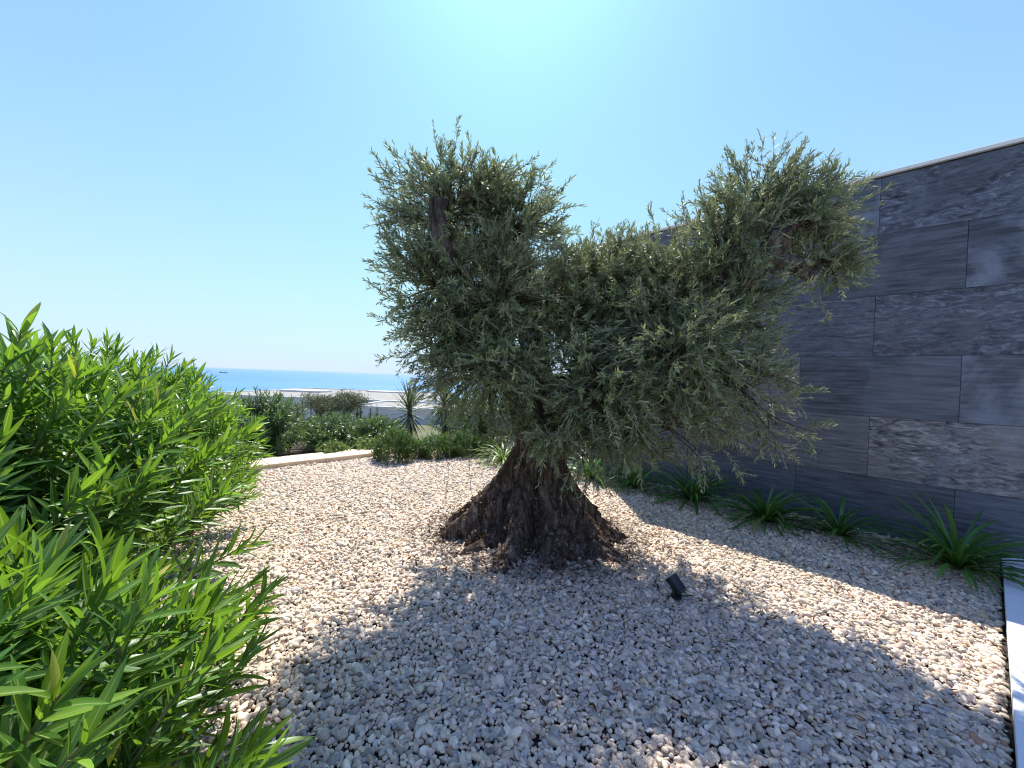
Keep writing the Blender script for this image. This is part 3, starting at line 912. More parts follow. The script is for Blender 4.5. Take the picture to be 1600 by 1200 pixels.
    for li, (cx, cy_, cz, rx, ry, rz, amt) in enumerate(lobes):
        c = np.array([cx, cy_, cz]); rad = np.array([rx, ry, rz])
        # branch from nearest limb to the clump
        near = SK[np.argmin(((SK - c) ** 2).sum(1) + 0.25 * np.maximum(0, SK[:, 2] - c[2]))]
        midp = (near + c) / 2 + r.normal(0, .06, 3)
        p = bez(near, midp, c, 10)
        Vt, Ft, _ = tube(p, np.linspace(.026, .011, 10), 6); branch.add(Vt - O, [Ft])
        nb = int(80 * amt * (rx * rz + rx * ry + ry * rz) / 0.62)
        for q in range(nb):
            dirv = norm(r.normal(size=3) + np.array([0, -.15, .10]))
            e = c + dirv * rad * r.uniform(.60, 1.0)
            st = p[r.integers(4, 10)]
            ctrl = (st + e) / 2 + np.array([0, 0, .05]) + r.normal(0, .05, 3)
            bp = bez(st, ctrl, e, 7)
            if any(((bp[-1] - np.array(h)) ** 2).sum() < hr * hr or ((bp[-2] - np.array(h)) ** 2).sum() < hr * hr for h, hr, _ in hollows): continue
            Vt, Ft, _ = tube(bp, np.linspace(.0062, .0026, 7), 4); branch.add(Vt - O, [Ft])
            ns = r.integers(5, 9)
            for s in range(ns):
                x = r.uniform(1.6, 6) if s else 6
                i0 = min(5, int(x)); f = x - i0
                b = bp[i0] * (1 - f) + bp[i0 + 1] * f
                if any(((b - np.array(h)) ** 2).sum() < hr * hr for h, hr, _ in hollows): continue
                up = .55 if cz > 1.9 else .12
                d = norm(.75 * norm(bp[-1] - bp[-3]) + .55 * r.normal(size=3) + .45 * dirv + np.array([0, 0, up]))
                shoot(b, d, r.uniform(.10, .25), r.uniform(.05, .35) if cz < 1.9 else r.uniform(-.05, .2))
    # long stray shoots on the outline: start, end
    stray = [((-.62, 3.2, 3.02), (-.60, 3.2, 3.28)), ((-.55, 3.2, 3.05), (-.48, 3.2, 3.36)), ((-.95, 3.15, 2.85), (-1.10, 3.12, 3.08)), ((-.15, 3.3, 2.95), (-.08, 3.3, 3.17)),
             ((.10, 3.3, 2.85), (.26, 3.3, 3.02)), ((-.98, 3.1, 2.35), (-1.10, 3.08, 2.62)), ((-.95, 3.1, 2.0), (-1.13, 3.1, 2.10)), ((-.9, 3.1, 1.75), (-1.12, 3.1, 1.86)), ((-.85, 3.1, 1.55), (-1.04, 3.1, 1.50)),
             ((1.95, 3.35, 3.15), (1.98, 3.35, 3.45)), ((2.05, 3.35, 3.15), (2.16, 3.35, 3.42)), ((1.75, 3.35, 3.05), (1.68, 3.35, 3.36)), ((2.1, 3.3, 3.0), (2.30, 3.3, 3.40)), ((1.85, 3.35, 3.15), (1.86, 3.35, 3.40)), ((1.62, 3.3, 2.9), (1.52, 3.3, 3.12)),
             ((2.3, 3.2, 2.85), (2.78, 3.2, 3.12)), ((2.35, 3.2, 2.75), (2.72, 3.2, 2.92)), ((2.4, 3.2, 2.7), (2.74, 3.2, 2.74)), ((2.35, 3.15, 2.5), (2.56, 3.15, 2.64)), ((2.36, 3.15, 2.35), (2.52, 3.15, 2.40)), ((2.3, 3.1, 2.1), (2.40, 3.1, 1.92)),
             ((1.75, 2.85, 1.35), (2.08, 2.8, 1.36)), ((1.8, 2.85, 1.32), (2.16, 2.8, 1.42)), ((1.8, 2.85, 1.1), (2.08, 2.8, 1.08)), ((1.75, 2.85, 1.05), (1.98, 2.8, .92)), ((1.7, 2.85, 1.5), (1.98, 2.85, 1.66)), ((1.7, 2.9, 1.7), (1.96, 2.9, 1.88)),
             ((1.5, 2.85, .95), (1.62, 2.8, .74)), ((.95, 2.9, .95), (.92, 2.9, .68)), ((1.2, 2.85, .95), (1.28, 2.8, .76)), ((.25, 2.9, 1.0), (.18, 2.85, .78)), ((.5, 2.85, .95), (.46, 2.8, .70)), ((.62, 3.3, .80), (.78, 3.2, .52)), ((.70, 3.35, .72), (.92, 3.3, .48)),
             ((.6, 3.1, 2.35), (.56, 3.1, 2.62)), ((.85, 3.2, 2.4), (.86, 3.2, 2.66)), ((1.1, 3.2, 2.55), (1.02, 3.2, 2.76)), ((1.35, 3.2, 2.6), (1.27, 3.2, 2.88)), ((.72, 3.2, 2.4), (.70, 3.2, 2.58))]
    for a, b in stray:
        a = np.array(a); b = np.array(b); L = np.linalg.norm(b - a)
        shoot(a, b - a, L, .04, .75, .95)
        for _ in range(3):
            x = r.uniform(.1, .7)
            shoot(a + (b - a) * x, norm(b - a) + r.normal(0, .45, 3), L * r.uniform(.35, .6), .05, .8, .9)
    # bare hanging suckers
    for a, b in [((-.47, 3.0, 1.15), (-.465, 3.0, .50)), ((-.25, 3.0, 1.2), (-.225, 3.0, .40))]:
        a = np.array(a); b = np.array(b)
        shoot(a, b - a, np.linalg.norm(b - a), .0, .33, .62)
    LB, LD, LN, LL, LT = map(np.concatenate, (LB, LD, LN, LL, LT))
    N = len(LB)
    V, F, A = leaf_batch(LB - O, LD, LN, LL, LL * r.uniform(.17, .24, N), r.normal(.15, .25, N), r.uniform(0, .2, N), LT, lambda t: (.12, 1.0, .9, .06)[int(round(t * 3))], 3, 2)
    br = branch.build('branches', M['limb'], root, smooth=True); br['kind'] = 'stuff'
    tw = twigs.build('twigs', M['twig'], root); tw['kind'] = 'stuff'
    cr = link('crown', mesh_np('crown', V, [F], {'leaf': A}), M['olive'], root)
    cr['kind'] = 'stuff'
    return N


N_OLIVE = build_olive()


# ------------------------------------------------------------------ oleanders
LEAF_VARIANTS = []


def leaf_variants(m, count=10, seed=5):
    r = np.random.default_rng(seed)
    out = []
    for i in range(count):
        V, F, A = leaf_batch(np.zeros((1, 3)), np.array([[0, 1.0, 0]]), np.array([[0, 0, 1.0]]), [1.0], [r.uniform(.125, .175)], [r.normal(.18, .28)], [r.uniform(.15, .45)],
                             [i / (count - 1)], lance, 7, 3, twist=[r.normal(0, .3)])
        A[:, 3] = r.random()
        me = mesh_np('leaf', V, [F], {'leaf': A}, smooth=True)
        me.materials.append(m)
        out.append(me)
    return out


CAM = np.array([0, 0, 1.4])


def oleander(label, loc, h, rad, stems, r, mat, seg=5, lean=(0, 0), skirt=8, leafL=(.10, .165), node=.034, solo=0, stem_parts=True, name='oleander_shrub', extra=(), group=None):
    root = empty(name, loc)
    tag(root, label, 'shrub', group)
    O = np.array(loc)
    B, D, NN, LL, TT, STEM = [], [], [], [], [], MB()
    ends = []
    for s in range(stems):
        ph = r.uniform(0, 6.283); q = math.sqrt(r.uniform(0.0, 1))
        e = np.array([rad * q * math.cos(ph) + lean[0] * r.uniform(.4, 1), rad * q * math.sin(ph) + lean[1] * r.uniform(.4, 1), h * (1 - .42 * q ** 2.2) * r.uniform(.86, 1.04)])
        ends.append(e)
    for s in range(skirt):
        ph = r.uniform(0, 6.283)
        ends.append(np.array([rad * 1.12 * math.cos(ph), rad * 1.12 * math.sin(ph), h * r.uniform(.12, .5)]))
    for e in extra: ends.append(np.array(e) - O)
    for e in ends:
        b0 = np.array([r.normal(0, .12) + e[0] * .15, r.normal(0, .12) + e[1] * .15, -.03])
        ctrl = np.array([e[0] * .40 + b0[0] * .5, e[1] * .40 + b0[1] * .5, e[2] * .62])
        p = bez(b0, ctrl, e, 14)
        seglen = np.linalg.norm(np.diff(p, axis=0), axis=1); tot = seglen.sum()
        rr = np.linspace(.0085, .0028, 14)
        if stem_parts:
            mb = MB(); mb.tube(p, rr, 6); mb.build('stem', M['stem'], root, smooth=True)
        else:
            V_, F_, _ = tube(p, rr, 4); STEM.add(V_, [F_])
        nn = int(tot * .80 / node)
        ph = r.uniform(0, 6.28)
        kk = np.arange(nn)
        t = .20 + .80 * (kk + .5) / nn
        x = t * 13; i0 = np.minimum(12, x.astype(int)); f = (x - i0)[:, None]
        pos = p[i0] * (1 - f) + p[i0 + 1] * f
        ax = norm(p[i0 + 1] - p[i0])
        ref = np.where(np.abs(ax[:, 2:3]) < .95, np.array([[.2, .3, 1.0]]), np.array([[1.0, 0, 0]]))
        u = norm(np.cross(ax, ref)); w = np.cross(ax, u)
        tip = np.maximum(0, (t - .82) / .18)
        for j in range(3):
            k = r.random(nn) > .04 + .2 * (t < .40)
            an = (ph + kk * 1.05 + j * 2.094 + r.normal(0, .2, nn))[:, None]
            radv = np.cos(an) * u + np.sin(an) * w
            op = ((1.02 - .62 * tip) + r.normal(0, .16, nn))[:, None]
            ld = norm(ax * np.cos(op) + radv * np.sin(op) + np.array([0, 0, .10]))
            nr = norm(ax * np.sin(op) - radv * np.cos(op) + r.normal(0, .22, (nn, 3)))
            ll = r.uniform(*leafL, nn) * (1 - .45 * tip * r.random(nn))
            tn = np.clip(.30 + .18 * (t - .5) + .45 * tip * r.random(nn) + r.normal(0, .15, nn), 0, .93)
            tn = np.where(r.random(nn) < .012, 1.0, tn)
            B.append(pos[k]); D.append(ld[k]); NN.append(nr[k]); LL.append(ll[k]); TT.append(tn[k])
    if not stem_parts:
        o = STEM.build('stems', M['stem'], root); o['kind'] = 'stuff'
    B, D, NN, LL, TT = map(np.concatenate, (B, D, NN, LL, TT))
    sel = np.zeros(len(B), bool)
    if solo:
        W = B + O
        rel = W + D * LL[:, None] * .5 - CAM
        dist = np.linalg.norm(rel, axis=1)
        vis = (rel[:, 1] > .05) & (np.abs(rel[:, 0] / np.maximum(rel[:, 1], .05)) < 1.28) & (np.abs(rel[:, 2] / np.maximum(rel[:, 1], .05)) < .97)
        score = np.where(vis, LL / dist * (0.6 + .8 * TT), 0)
        idx = np.argsort(-score)[:solo]
        sel[idx] = score[idx] > 0
        for i in np.nonzero(sel)[0]:
            me = LEAF_VARIANTS[min(9, max(0, int(TT[i] * 10)))]
            y = D[i]; x = norm(np.cross(y, NN[i])); z = np.cross(x, y)
            o = bpy.data.objects.new('leaf', me); col.objects.link(o); o.parent = root
            L = LL[i]
            o.matrix_local = Matrix(((x[0] * L, y[0] * L, z[0] * L, B[i][0]), (x[1] * L, y[1] * L, z[1] * L, B[i][1]), (x[2] * L, y[2] * L, z[2] * L, B[i][2]), (0, 0, 0, 1)))
    k = ~sel
    n = k.sum()
    V, F, A = leaf_batch(B[k], D[k], NN[k], LL[k], LL[k] * r.uniform(.125, .175, n), r.normal(.18, .28, n), r.uniform(.15, .45, n), TT[k], lance, seg, 3 if seg > 3 else 2, twist=r.normal(0, .3, n))
    o = link('foliage', mesh_np('foliage', V, [F], {'leaf': A}, smooth=seg > 3), mat, root)
    o['kind'] = 'stuff'
    return root


LEAF_VARIANTS = leaf_variants(M['oleander'])
ro = np.random.default_rng(33)
HG = 'oleanders of the hedge along the left side of the gravel'
oleander('nearest oleander of the left hedge, low and bright green, leaning over the gravel', (-1.20, .72, 0), 1.0, .60, 84, ro, M['oleander'], 5, (.08, .14), 22, (.11, .175), .031, 300,
         extra=[(-.80, 1.34, .20), (-.74, 1.22, .10), (-.95, 1.58, .34), (-1.0, 1.78, .46), (-.88, 1.05, .42), (-.75, .95, .30), (-1.05, 1.5, .25), (-1.15, 1.85, .2), (-.9, 1.4, .12)], group=HG)
oleander('tall bright green oleander at the left edge, second nearest of the left hedge', (-1.95, 1.50, 0), 1.47, .80, 130, ro, M['oleander'], 4, (.06, .1), 44, (.10, .165), .033, 300, group=HG)
oleander('oleander in the middle of the left hedge, third from the camera', (-2.92, 2.85, 0), 1.54, .94, 135, ro, M['oleander'], 4, (.1, .05), 40, (.10, .155), .034, 300, group=HG)
oleander('farthest oleander of the left hedge, nearest to the cream kerb', (-3.88, 4.30, 0), 1.42, 1.0, 130, ro, M['oleander'], 3, (.08, .0), 40, (.10, .155), .035, 0, stem_parts=False, group=HG)

BG = 'oleanders planted behind the cream kerb'
oleander('tall grey-green oleander behind the cream kerb, beside the left hedge', (-4.15, 6.95, 0), 1.02, .66, 80, ro, M['oleander_far'], 3, (0, 0), 34, (.10, .15), .035, 0, False, group=BG)
oleander('lower oleander in the middle of the row behind the cream kerb', (-3.35, 7.75, 0), .60, .66, 80, ro, M['oleander_far'], 3, (0, 0), 36, (.09, .14), .033, 0, False, group=BG)
oleander('low oleander at the right end of the row behind the cream kerb', (-2.75, 8.35, 0), .54, .58, 70, ro, M['oleander_far'], 3, (0, 0), 32, (.09, .13), .033, 0, False, group=BG)
oleander('dark leafy shrub behind the pale arching tuft, left of the olive trunk', (-.55, 8.3, 0), 1.28, .85, 70, ro, M['oleander_far'], 3, (0, 0), 14, (.09, .14), .034, 0, False, 'leafy_shrub')
oleander('dark leafy shrub between the yuccas and the pale arching tuft, behind the low bushes', (-1.05, 9.1, 0), 1.05, .75, 60, ro, M['oleander_far'], 3, (0, 0), 24, (.09, .14), .034, 0, False, 'leafy_shrub')
oleander('dark leafy shrub behind the olive trunk, by the far end of the slate wall', (.95, 7.1, 0), 1.30, .62, 56, ro, M['oleander_far'], 3, (0, 0), 12, (.09, .13), .034, 0, False, 'leafy_shrub')


# ------------------------------------------------------------------ strap-leaved clumps along the wall
def strap_clump(name, label, loc, count, L, Wd, mat, r, lift=(.15, 1.25), bend=(.7, 1.9), group=None, cat='plant', seg=8):
    root = empty(name, loc); tag(root, label, cat, group)
    ph0 = r.uniform(0, 6.28)
    for i in range(count):
        an = ph0 + i * 2.39996 + r.normal(0, .15)
        u = (i + .5) / count
        el = lift[1] + (lift[0] - lift[1]) * u ** .9 + r.normal(0, .08)
        d = np.array([[math.cos(an) * math.cos(el), math.sin(an) * math.cos(el), math.sin(el)]])
        nrm = np.array([[-math.cos(an) * math.sin(el), -math.sin(an) * math.sin(el), math.cos(el)]])
        b = np.array([[math.cos(an) * .035 * u, math.sin(an) * .035 * u, .0]])
        V, F, A = leaf_batch(b, d, nrm, [r.uniform(*L)], [r.uniform(*Wd)], [r.uniform(*bend) * (1 - .25 * u)], [.35], [np.clip(r.normal(.42, .2), 0, .9) if r.random() > .10 or u < .7 else 1.0], strap, seg, 3, twist=[r.normal(0, .35)])
        V[:, 2] = np.maximum(V[:, 2], .008 + .02 * r.random())
        link('leaf', mesh_np('leaf', V, [F], {'leaf': A}, smooth=True), mat, root)
    return root


rs = np.random.default_rng(12)
AG = 'dark green strap-leaved clumps along the foot of the slate wall'


def clump_at(s, off, label, count, L, mat=None):
    p = wall_pt(s, off)
    strap_clump('agapanthus', label, (p[0], p[1], .01), count, L, (.021, .033), mat or M['straps'], rs, (.42, 1.45), (.8, 2.0), group=AG)


clump_at(-.13, .62, 'large strap-leaved clump by the white paving, nearest of the row at the wall', 104, (.46, .78))
clump_at(.62, .50, 'smaller strap-leaved clump, second from the white paving along the wall', 64, (.38, .64))
clump_at(1.20, .62, 'strap-leaved clump with upright middle leaves, third from the white paving', 104, (.42, .66))
clump_at(2.0, .50, 'dense strap-leaved clump, fourth from the white paving along the wall', 110, (.44, .70))
clump_at(2.75, .52, 'strap-leaved clump partly in sun, fifth from the white paving', 76, (.40, .60))
clump_at(3.35, .62, 'sunlit strap-leaved clump just right of the olive trunk, farthest of the row', 80, (.46, .72))

strap_clump('arching_tuft', 'pale yellow-green arching tuft left of the olive trunk', (-.10, 6.75, 0), 90, (.55, .85), (.018, .028), M['spider'], rs, (.35, 1.35), (1.2, 2.4))


# ------------------------------------------------------------------ low green bushes, ground cover
def bush(name, label, loc, rad, h, n, mat, r, leaf=(.035, .06), group=None, wide=.22, cat='shrub', upright=.8):
    root = empty(name, loc); tag(root, label, cat, group)
    st = MB(); B, D, NN, LL, TT = [], [], [], [], []
    for s in range(n):
        ph = r.uniform(0, 6.283); q = math.sqrt(r.uniform(0, 1)); zz = (1 - .55 * q ** 2.5) * r.uniform(.75, 1.05)
        if r.random() < .35: zz = r.uniform(.1, .6); q = r.uniform(.8, 1.0)
        bump_ = 1 + .16 * math.sin(3 * ph + s * .0) + .1 * math.sin(7 * ph)
        e = np.array([rad * q * bump_ * math.cos(ph), rad * q * bump_ * math.sin(ph), h * zz])
        d = norm(np.array([e[0] * .7, e[1] * .7, h * upright]) + r.normal(0, .08, 3))
        ln = r.uniform(.10, .20)
        b = e - d * ln
        V_, F_, _ = tube([b * [1, 1, .6], b, e], [.003, .002, .001], 3); st.add(V_, [F_])
        m = 16
        t = (np.arange(m) + r.random(m)) / m
        an = r.uniform(0, 6.28, m)[:, None]
        u = norm(np.cross(d, (.3, .9, .2))); w = np.cross(d, u); rv = np.cos(an) * u + np.sin(an) * w
        B.append(b + d * ln * t[:, None]); D.append(norm(d * .75 + rv * .7)); NN.append(norm(d - rv + r.normal(0, .2, (m, 3))))
        LL.append(r.uniform(*leaf, m)); TT.append(np.clip(.25 + .5 * t * zz + r.normal(0, .15, m), 0, 1))
    o = st.build('stems', M['stem'], root); o['kind'] = 'stuff'
    B, D, NN, LL, TT = map(np.concatenate, (B, D, NN, LL, TT)); n_ = len(B)
    V, F, A = leaf_batch(B, D, NN, LL, LL * wide * r.uniform(.85, 1.2, n_), r.normal(.1, .2, n_), np.full(n_, .1), TT, lance, 2, 2)
    o = link('foliage', mesh_np('foliage', V, [F], {'leaf': A}), mat, root); o['kind'] = 'stuff'
    return root


rb = np.random.default_rng(8)
GB = 'low green bushes at the far edge of the gravel'
bush('low_bush', 'rounded bright green bush beside the end of the cream kerb', (-1.84, 6.62, 0), .40, .52, 520, M['box'], rb, group=GB)
bush('low_bush', 'wide low green bush in the middle of the far gravel edge', (-1.22, 7.02, 0), .40, .42, 460, M['box'], rb, group=GB)
bush('low_bush', 'bright green bush right of the middle low bush', (-.82, 7.25, 0), .38, .46, 420, M['box'], rb, group=GB)
bush('low_bush', 'smallest green bush, left of the pale arching tuft', (-.42, 7.38, 0), .30, .30, 260, M['box'], rb, group=GB)
for lab, x, y, rr_, hh in (('pale variegated ground plant behind the middle of the cream kerb', -3.02, 6.95, .26, .20), ('pale variegated ground plant behind the right end of the cream kerb', -2.55, 7.35, .28, .22),
                           ('silvery low plant at the left end of the cream kerb', -4.0, 6.0, .32, .30)):
    bush('ground_cover_plant', lab, (x, y, .0), rr_, hh, 150, M['spider'], rb, (.03, .055), 'pale low plants behind the cream kerb', .45, 'plant', .5)


# ------------------------------------------------------------------ yuccas and cycad
def yucca(label, loc, h, L, n, r):
    root = empty('yucca', loc); tag(root, label, 'yucca', 'yuccas behind the low bushes')
    t = MB(); p = spline([(0, 0, -.05), (.02, .01, h * .5), (.0, 0, h)], 10)
    V_, F_, c_ = rough_tube(p, np.linspace(.06, .045, 10), 12, .3, 14, 3.0); t.add(V_, [F_]); t.build('trunk', M['limb'], root, True)
    for i in range(n):
        u = (i + .5) / n; an = i * 2.39996
        el = 1.45 - 2.55 * u ** 1.15 + r.normal(0, .07)
        d = np.array([[math.cos(an) * math.cos(el), math.sin(an) * math.cos(el), math.sin(el)]])
        nrm = np.array([[-math.cos(an) * math.sin(el), -math.sin(an) * math.sin(el), math.cos(el)]])
        b = np.array([[0, 0, h + .05 - .22 * u]])
        V, F, A = leaf_batch(b, d, nrm, [L * r.uniform(.85, 1.1)], [.042], [r.uniform(.05, .35)], [.4], [np.clip(r.normal(.55, .22), 0, 1)], lambda t: (.55 + .45 * min(1, t * 3)) * (1 - max(0, (t - .35) / .65) ** 1.3 * .96), 5, 3)
        V[:, 2] = np.maximum(V[:, 2], .01)
        link('leaf', mesh_np('leaf', V, [F], {'leaf': A}, smooth=True), M['yucca'], root)


ry = np.random.default_rng(3)
yucca('spiky yucca with drooping skirt of leaves, left of the two behind the bushes', (-2.0, 8.05, 0), .72, .60, 80, ry)
yucca('spiky yucca half hidden by olive foliage, right of the two', (-1.40, 8.55, 0), .85, .62, 76, ry)


def cycad(label, loc, r):
    root = empty('cycad', loc); tag(root, label, 'palm')
    t = MB(); V_, F_, c_ = rough_tube(np.array([(0, 0, -.1), (0, 0, .15), (0, 0, .34)]), np.array([.11, .13, .09]), 12, .4, 16, 1.0); t.add(V_, [F_]); t.build('trunk', M['limb'], root, True)
    for i in range(26):
        an = i * 2.39996; u = (i + .5) / 26; el = 1.25 - 1.35 * u
        p = bez((0, 0, .33), (.22 * math.cos(an) * math.cos(el), .22 * math.sin(an) * math.cos(el), .33 + .24 * math.sin(el)),
                (.46 * math.cos(an) * math.cos(el * .6), .46 * math.sin(an) * math.cos(el * .6), .36 + .26 * math.sin(el) - .06), 14)
        ax = norm(np.gradient(p, axis=0)); sd = norm(np.cross(ax, (0, 0, 1.0)))
        B = np.concatenate([p, p]); D = np.concatenate([ax * .55 + sd, ax * .55 - sd]); n_ = len(B)
        V, F, A = leaf_batch(B, D, np.tile([0, 0, 1.0], (n_, 1)), np.concatenate([.10 * np.sin(np.linspace(.5, 2.9, 14))] * 2), np.full(n_, .016), np.full(n_, .1), np.full(n_, .1), np.full(n_, .3), lance, 2, 2)
        V2, F2, _ = tube(p, np.linspace(.006, .002, 14), 3)
        AA = np.concatenate([A, np.tile([1, .5, .3, .5], (len(V2), 1))])
        link('frond', mesh_np('frond', np.concatenate([V, V2]), [np.concatenate([F, F2 + len(V)])], {'leaf': AA}), M['conifer'], root)


cycad('small dark cycad in front of the white house, beyond the low bushes', (-4.42, 13.0, -.52), ry)


# ------------------------------------------------------------------ dark conical conifers, far olives
def conifer(label, loc, h, rad, r):
    root = empty('conifer', loc); tag(root, label, 'conifer', 'row of small dark conifers beyond the oleanders')
    t = MB(); t.tube([(0, 0, -.1), (0, 0, h * .9)], [.03, .008], 6); t.build('trunk', M['limb'], root)
    n = 420
    z = (1 - np.sqrt(r.random(n))) * h
    rr = rad * (1 - z / h) ** .75 * r.uniform(.55, 1.1, n) * (1 + .25 * np.sin(z * 22))
    an = r.uniform(0, 6.28, n)
    B = np.stack([rr * np.cos(an) * .5, rr * np.sin(an) * .5, z], -1)
    D = np.stack([np.cos(an), np.sin(an), r.uniform(.5, 1.6, n)], -1)
    L = np.maximum(.05, rr * .9)
    V, F, A = leaf_batch(B, D, np.stack([-np.cos(an), -np.sin(an), np.full(n, .8)], -1), L, L * .45, np.full(n, .1), np.full(n, .1), r.random(n), lance, 2, 2)
    o = link('crown', mesh_np('crown', V, [F], {'leaf': A}), M['conifer'], root); o['kind'] = 'stuff'


rc = np.random.default_rng(4)
for i, x in enumerate(np.linspace(-6.75, -4.35, 13)):
    y = 12.4 + (x + 6.7) * .35 + rc.normal(0, .08)
    nth = ('', 'second', 'third', 'fourth', 'fifth', 'sixth')
    nm = ('leftmost small dark conifer in the row beyond the oleanders' if i == 0 else 'rightmost small dark conifer in the row, next to the cycad' if i == 12 else
          'small dark conifer in the middle of the row of thirteen' if i == 6 else
          f'small dark conifer, {nth[i]} from the left in its row' if i < 6 else f'small dark conifer, {nth[12 - i]} from the cycad end of its row')
    conifer(nm, (x + rc.normal(0, .04), y, -.55), (.98 + rc.normal(0, .09)) * (1 if i not in (5, 8) else .85), .17, rc)


def far_olive(label, loc, rad, h, r):
    root = empty('far_olive_tree', loc); tag(root, label, 'tree', 'grey-green trees on the slope below')
    t = MB(); t.tube(spline([(0, 0, -.3), (.1, 0, h * .3), (-.05, 0, h * .55)], 8), np.linspace(.14, .07, 8), 8)
    for k in range(5):
        a = k * 1.257; t.tube(bez((0, 0, h * .45), (rad * .3 * math.cos(a), rad * .3 * math.sin(a), h * .6), (rad * .7 * math.cos(a), rad * .7 * math.sin(a), h * .8), 6), np.linspace(.05, .015, 6), 5)
    t.build('trunk', M['limb'], root)
    n = 7000
    k = r.normal(size=(26, 3)) * [rad * .5, rad * .5, h * .13] + [0, 0, h * .74]
    c = k[r.integers(0, 26, n)] + r.normal(size=(n, 3)) * [rad * .20, rad * .20, h * .075]
    d = norm(r.normal(size=(n, 3)) + [0, 0, .5]); L = r.uniform(.07, .13, n)
    V, F, A = leaf_batch(c, d, norm(r.normal(size=(n, 3)) + [0, 0, .6]), L, L * .3, np.full(n, .1), np.full(n, .1), r.random(n), lance, 2, 2)
    o = link('crown', mesh_np('crown', V, [F], {'leaf': A}), M['greyolive'], root); o['kind'] = 'stuff'


far_olive('grey-green rounded tree in front of the far white house, left of two', (-9.3, 20.0, -1.55), .85, 1.75, rc)
far_olive('grey-green rounded tree touching the near white house, right of two', (-8.2, 20.6, -1.6), .75, 1.9, rc)


# ------------------------------------------------------------------ white houses below, ship
def house(label, x0, x1, y0, y1, ztop, zbase, rz, extras=(), windows=()):
    c = ((x0 + x1) / 2, y0, zbase)
    root = empty('white_house', c, rz); tag(root, label, 'house', 'flat-roofed white houses below the garden')
    w, d, h = x1 - x0, y1 - y0, ztop - zbase
    b = MB(); b.box((0, d / 2, h / 2), (w, d, h)); b.build('wall', M['render'], root)
    b = MB(); b.box((0, d / 2, h + .02), (w - .5, d - .5, .05)); rf = b.build('roof', M['roofing'], root)
    b = MB(); p = .22
    for q in ((0, p / 2 - .03, w + .06, p), (0, d - p / 2 + .03, w + .06, p)): b.box((q[0], q[1], h + .06), (q[2], q[3], .16))
    for sx in (-1, 1): b.box((sx * (w / 2 - p / 2 + .03), d / 2, h + .06), (p, d - 2 * p + .06, .16))
    b.build('parapet', M['render'], root)
    for (ex, ey, ew, ed, eh) in extras:
        b = MB(); b.box((ex, ey, h + .05 + eh / 2), (ew, ed, eh)); b.build('roof_block', M['render'], root)
    for (wx, wz, ww, wh) in windows:
        b = MB(); b.box((wx, -.005, wz), (ww, .05, wh)); f = b.build('window', M['render'], root)
        b = MB(); b.box((wx, -.02, wz), (ww - .14, .06, wh - .14)); b.build('pane', M['glass'], f)


house('long low white house farthest down the slope, wide pale flat roof before the sea', -30.5, -8.5, 39.0, 61.0, -1.28, -6.5, R(-1.5),
      extras=((2.5, 18.5, 7.0, 2.2, .16), (-6.5, 12, 5.0, 3.0, .22)), windows=((-4, 1.6, 2.2, 1.8), (1.5, 1.6, 2.2, 1.8), (6.5, 1.6, 1.6, 1.8)))
house('small white house beside the cycad, behind the yuccas', -9.6, 3.8, 24.3, 30.0, -.72, -4.2, R(-2.0), windows=((-2, 1.4, 1.6, 1.4), (2, 1.4, 1.6, 1.4)))


def ship():
    root = empty('cargo_ship', (-3330, 4723, -60), R(8)); tag(root, 'tiny dark cargo ship far out on the sea', 'ship')
    L, B = 92.0, 15.0
    V = []; 
    prof = [(-1, .75), (-.9, 1), (.6, 1), (.85, .7), (1, .05)]
    for z, k in ((-1, .9), (8, 1.0)):
        for x, w in prof: V += [(x * L / 2 * (k if x > .9 else 1), -w * B / 2, z), (x * L / 2 * (k if x > .9 else 1), w * B / 2, z)]
    n = len(prof) * 2; F = []
    for i in range(len(prof) - 1):
        a = i * 2; F += [(a, a + 2, n + a + 2, n + a), (a + 1, n + a + 1, n + a + 3, a + 3), (n + a, n + a + 2, n + a + 3, n + a + 1)]
    F += [(0, n, n + 1, 1), (n - 2, n - 1, 2 * n - 1, 2 * n - 2)]
    link('hull', mesh_np('hull', V, [F]), M['hull'], root)
    b = MB(); b.box((-L * .36, 0, 14), (12, 13, 12.2)); b.box((-L * .36, 0, 21), (7, 11, 2.2)); b.build('bridge', M['render'], root)
    for k in range(3):
        b = MB(); b.box((-8 + k * 18, 0, 9.4), (14, 11, 3)); b.build('hatch', M['hull'], root)


ship()


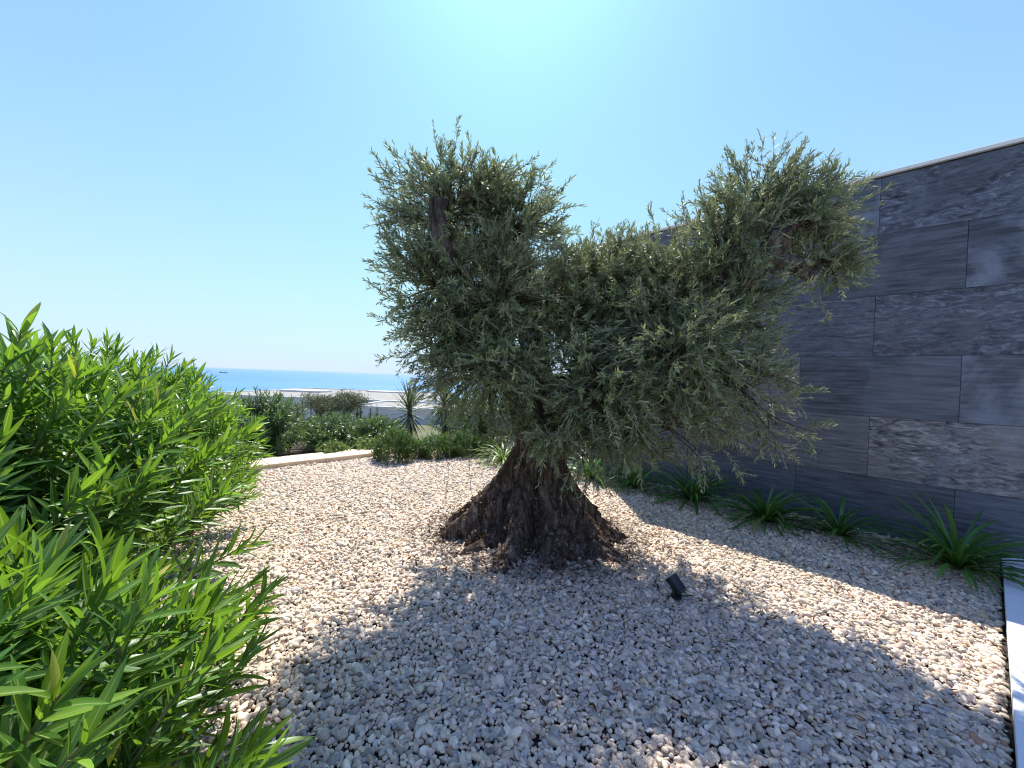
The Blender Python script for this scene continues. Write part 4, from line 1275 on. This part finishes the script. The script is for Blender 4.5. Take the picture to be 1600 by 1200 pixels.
# ------------------------------------------------------------------ garden spotlight
def spotlight():
    x, y = 1.112, 2.63
    root = empty('garden_spotlight', (x, y, 0)); tag(root, 'small black spike spotlight standing in the gravel, aimed at the olive', 'spotlight')
    b = MB(); b.tube([(0, 0, -.10), (0, 0, .0), (0, 0, .035)], [.004, .014, .016], 12); b.build('spike', M['black'], root, True)
    b = MB(); b.tube([(0, 0, .018), (0, 0, .034)], [.034, .034], 20); b.build('base', M['black'], root)
    b = MB()
    for s in (-1, 1): b.box((s * .021, 0, .06), (.004, .024, .062))
    b.box((0, 0, .034), (.046, .024, .005)); b.build('bracket', M['black'], root)
    ax = norm(np.array([-.50, .58, .72])); c = np.array([0, 0, .098])
    b = MB(); b.tube([c - ax * .052, c - ax * .048, c - ax * .03, c + ax * .045, c + ax * .058], [.022, .033, .038, .041, .044], 28); hd = b.build('head', M['black'], root, False)
    b = MB()
    for k in range(4): b.tube([c - ax * (.040 - k * .014), c - ax * (.034 - k * .014)], [.0425, .0425], 28)
    b.build('cooling_fins', M['black'], hd)
    b = MB(); b.tube([c + ax * .0585, c + ax * .061], [.037, .037], 28); b.build('lens', M['lens'], hd)
    b = MB(); b.tube([(-.03, 0, .088), (.03, 0, .088)], [.008, .008], 12); b.build('pivot_bolt', M['black'], root)
    b = MB(); b.tube(spline([(0, .012, .05), (.03, .03, .025), (.08, .035, .012), (.13, .06, .004), (.17, .09, -.02)], 16), .0035, 6); b.build('cable', M['black'], root, True)


spotlight()


# ------------------------------------------------------------------ litter
def litter():
    r = np.random.default_rng(77)
    n1, n2 = 1300, 900
    an = r.uniform(0, 6.28, n1); q = .86 + np.abs(r.normal(0, .22, n1))
    x = TR[0] + q * .95 * np.cos(an); y = TR[1] + q * .76 * np.sin(an)
    x2 = r.uniform(-1.6, 3.0, n2); y2 = r.uniform(1.6, 5.2, n2)
    x = np.concatenate([x, x2]); y = np.concatenate([y, y2])
    k = inside_gravel(x, y, .03); x, y = x[k], y[k]; n = len(x)
    z = undul(x, y) + mound(x, y) + .022 + r.uniform(0, .012, n)
    d = np.stack([r.normal(size=n), r.normal(size=n), r.normal(0, .25, n)], -1)
    nr = np.stack([r.normal(0, .35, n), r.normal(0, .35, n), np.ones(n)], -1)
    L = r.uniform(.025, .055, n)
    V, F, A = leaf_batch(np.stack([x, y, z], -1), d, nr, L, L * r.uniform(.16, .3, n), r.normal(.3, .5, n), r.uniform(0, .3, n), r.random(n), lance, 3, 2)
    o = link('leaf_litter', mesh_np('leaf_litter', V, [F], {'leaf': A}), M['dry'])
    tag(o, 'dry brown fallen leaves scattered over the gravel round the olive trunk', 'leaf litter', kind='stuff')


litter()


# ------------------------------------------------------------------ sea air
def haze():
    m = bpy.data.materials.new('sea_air'); m.use_nodes = True
    nt = m.node_tree; nt.nodes.clear()
    out = nt.nodes.new('ShaderNodeOutputMaterial'); v = nt.nodes.new('ShaderNodeVolumePrincipled')
    v.inputs['Color'].default_value = (0.62, 0.76, 1.0, 1); v.inputs['Density'].default_value = 2.4e-5; v.inputs['Anisotropy'].default_value = 0.2
    nt.links.new(v.outputs[0], out.inputs['Volume'])
    b = MB(); b.box((0, 88000, -28.5), (190000, 190000, 66.0))
    o = b.build('haze', m); o['kind'] = 'stuff'
    tag(o, 'thin pale sea haze in the air over the whole view', 'haze')


haze()
print('pebbles', N_PEB, 'olive leaves', N_OLIVE, 'objects', len(bpy.data.objects))
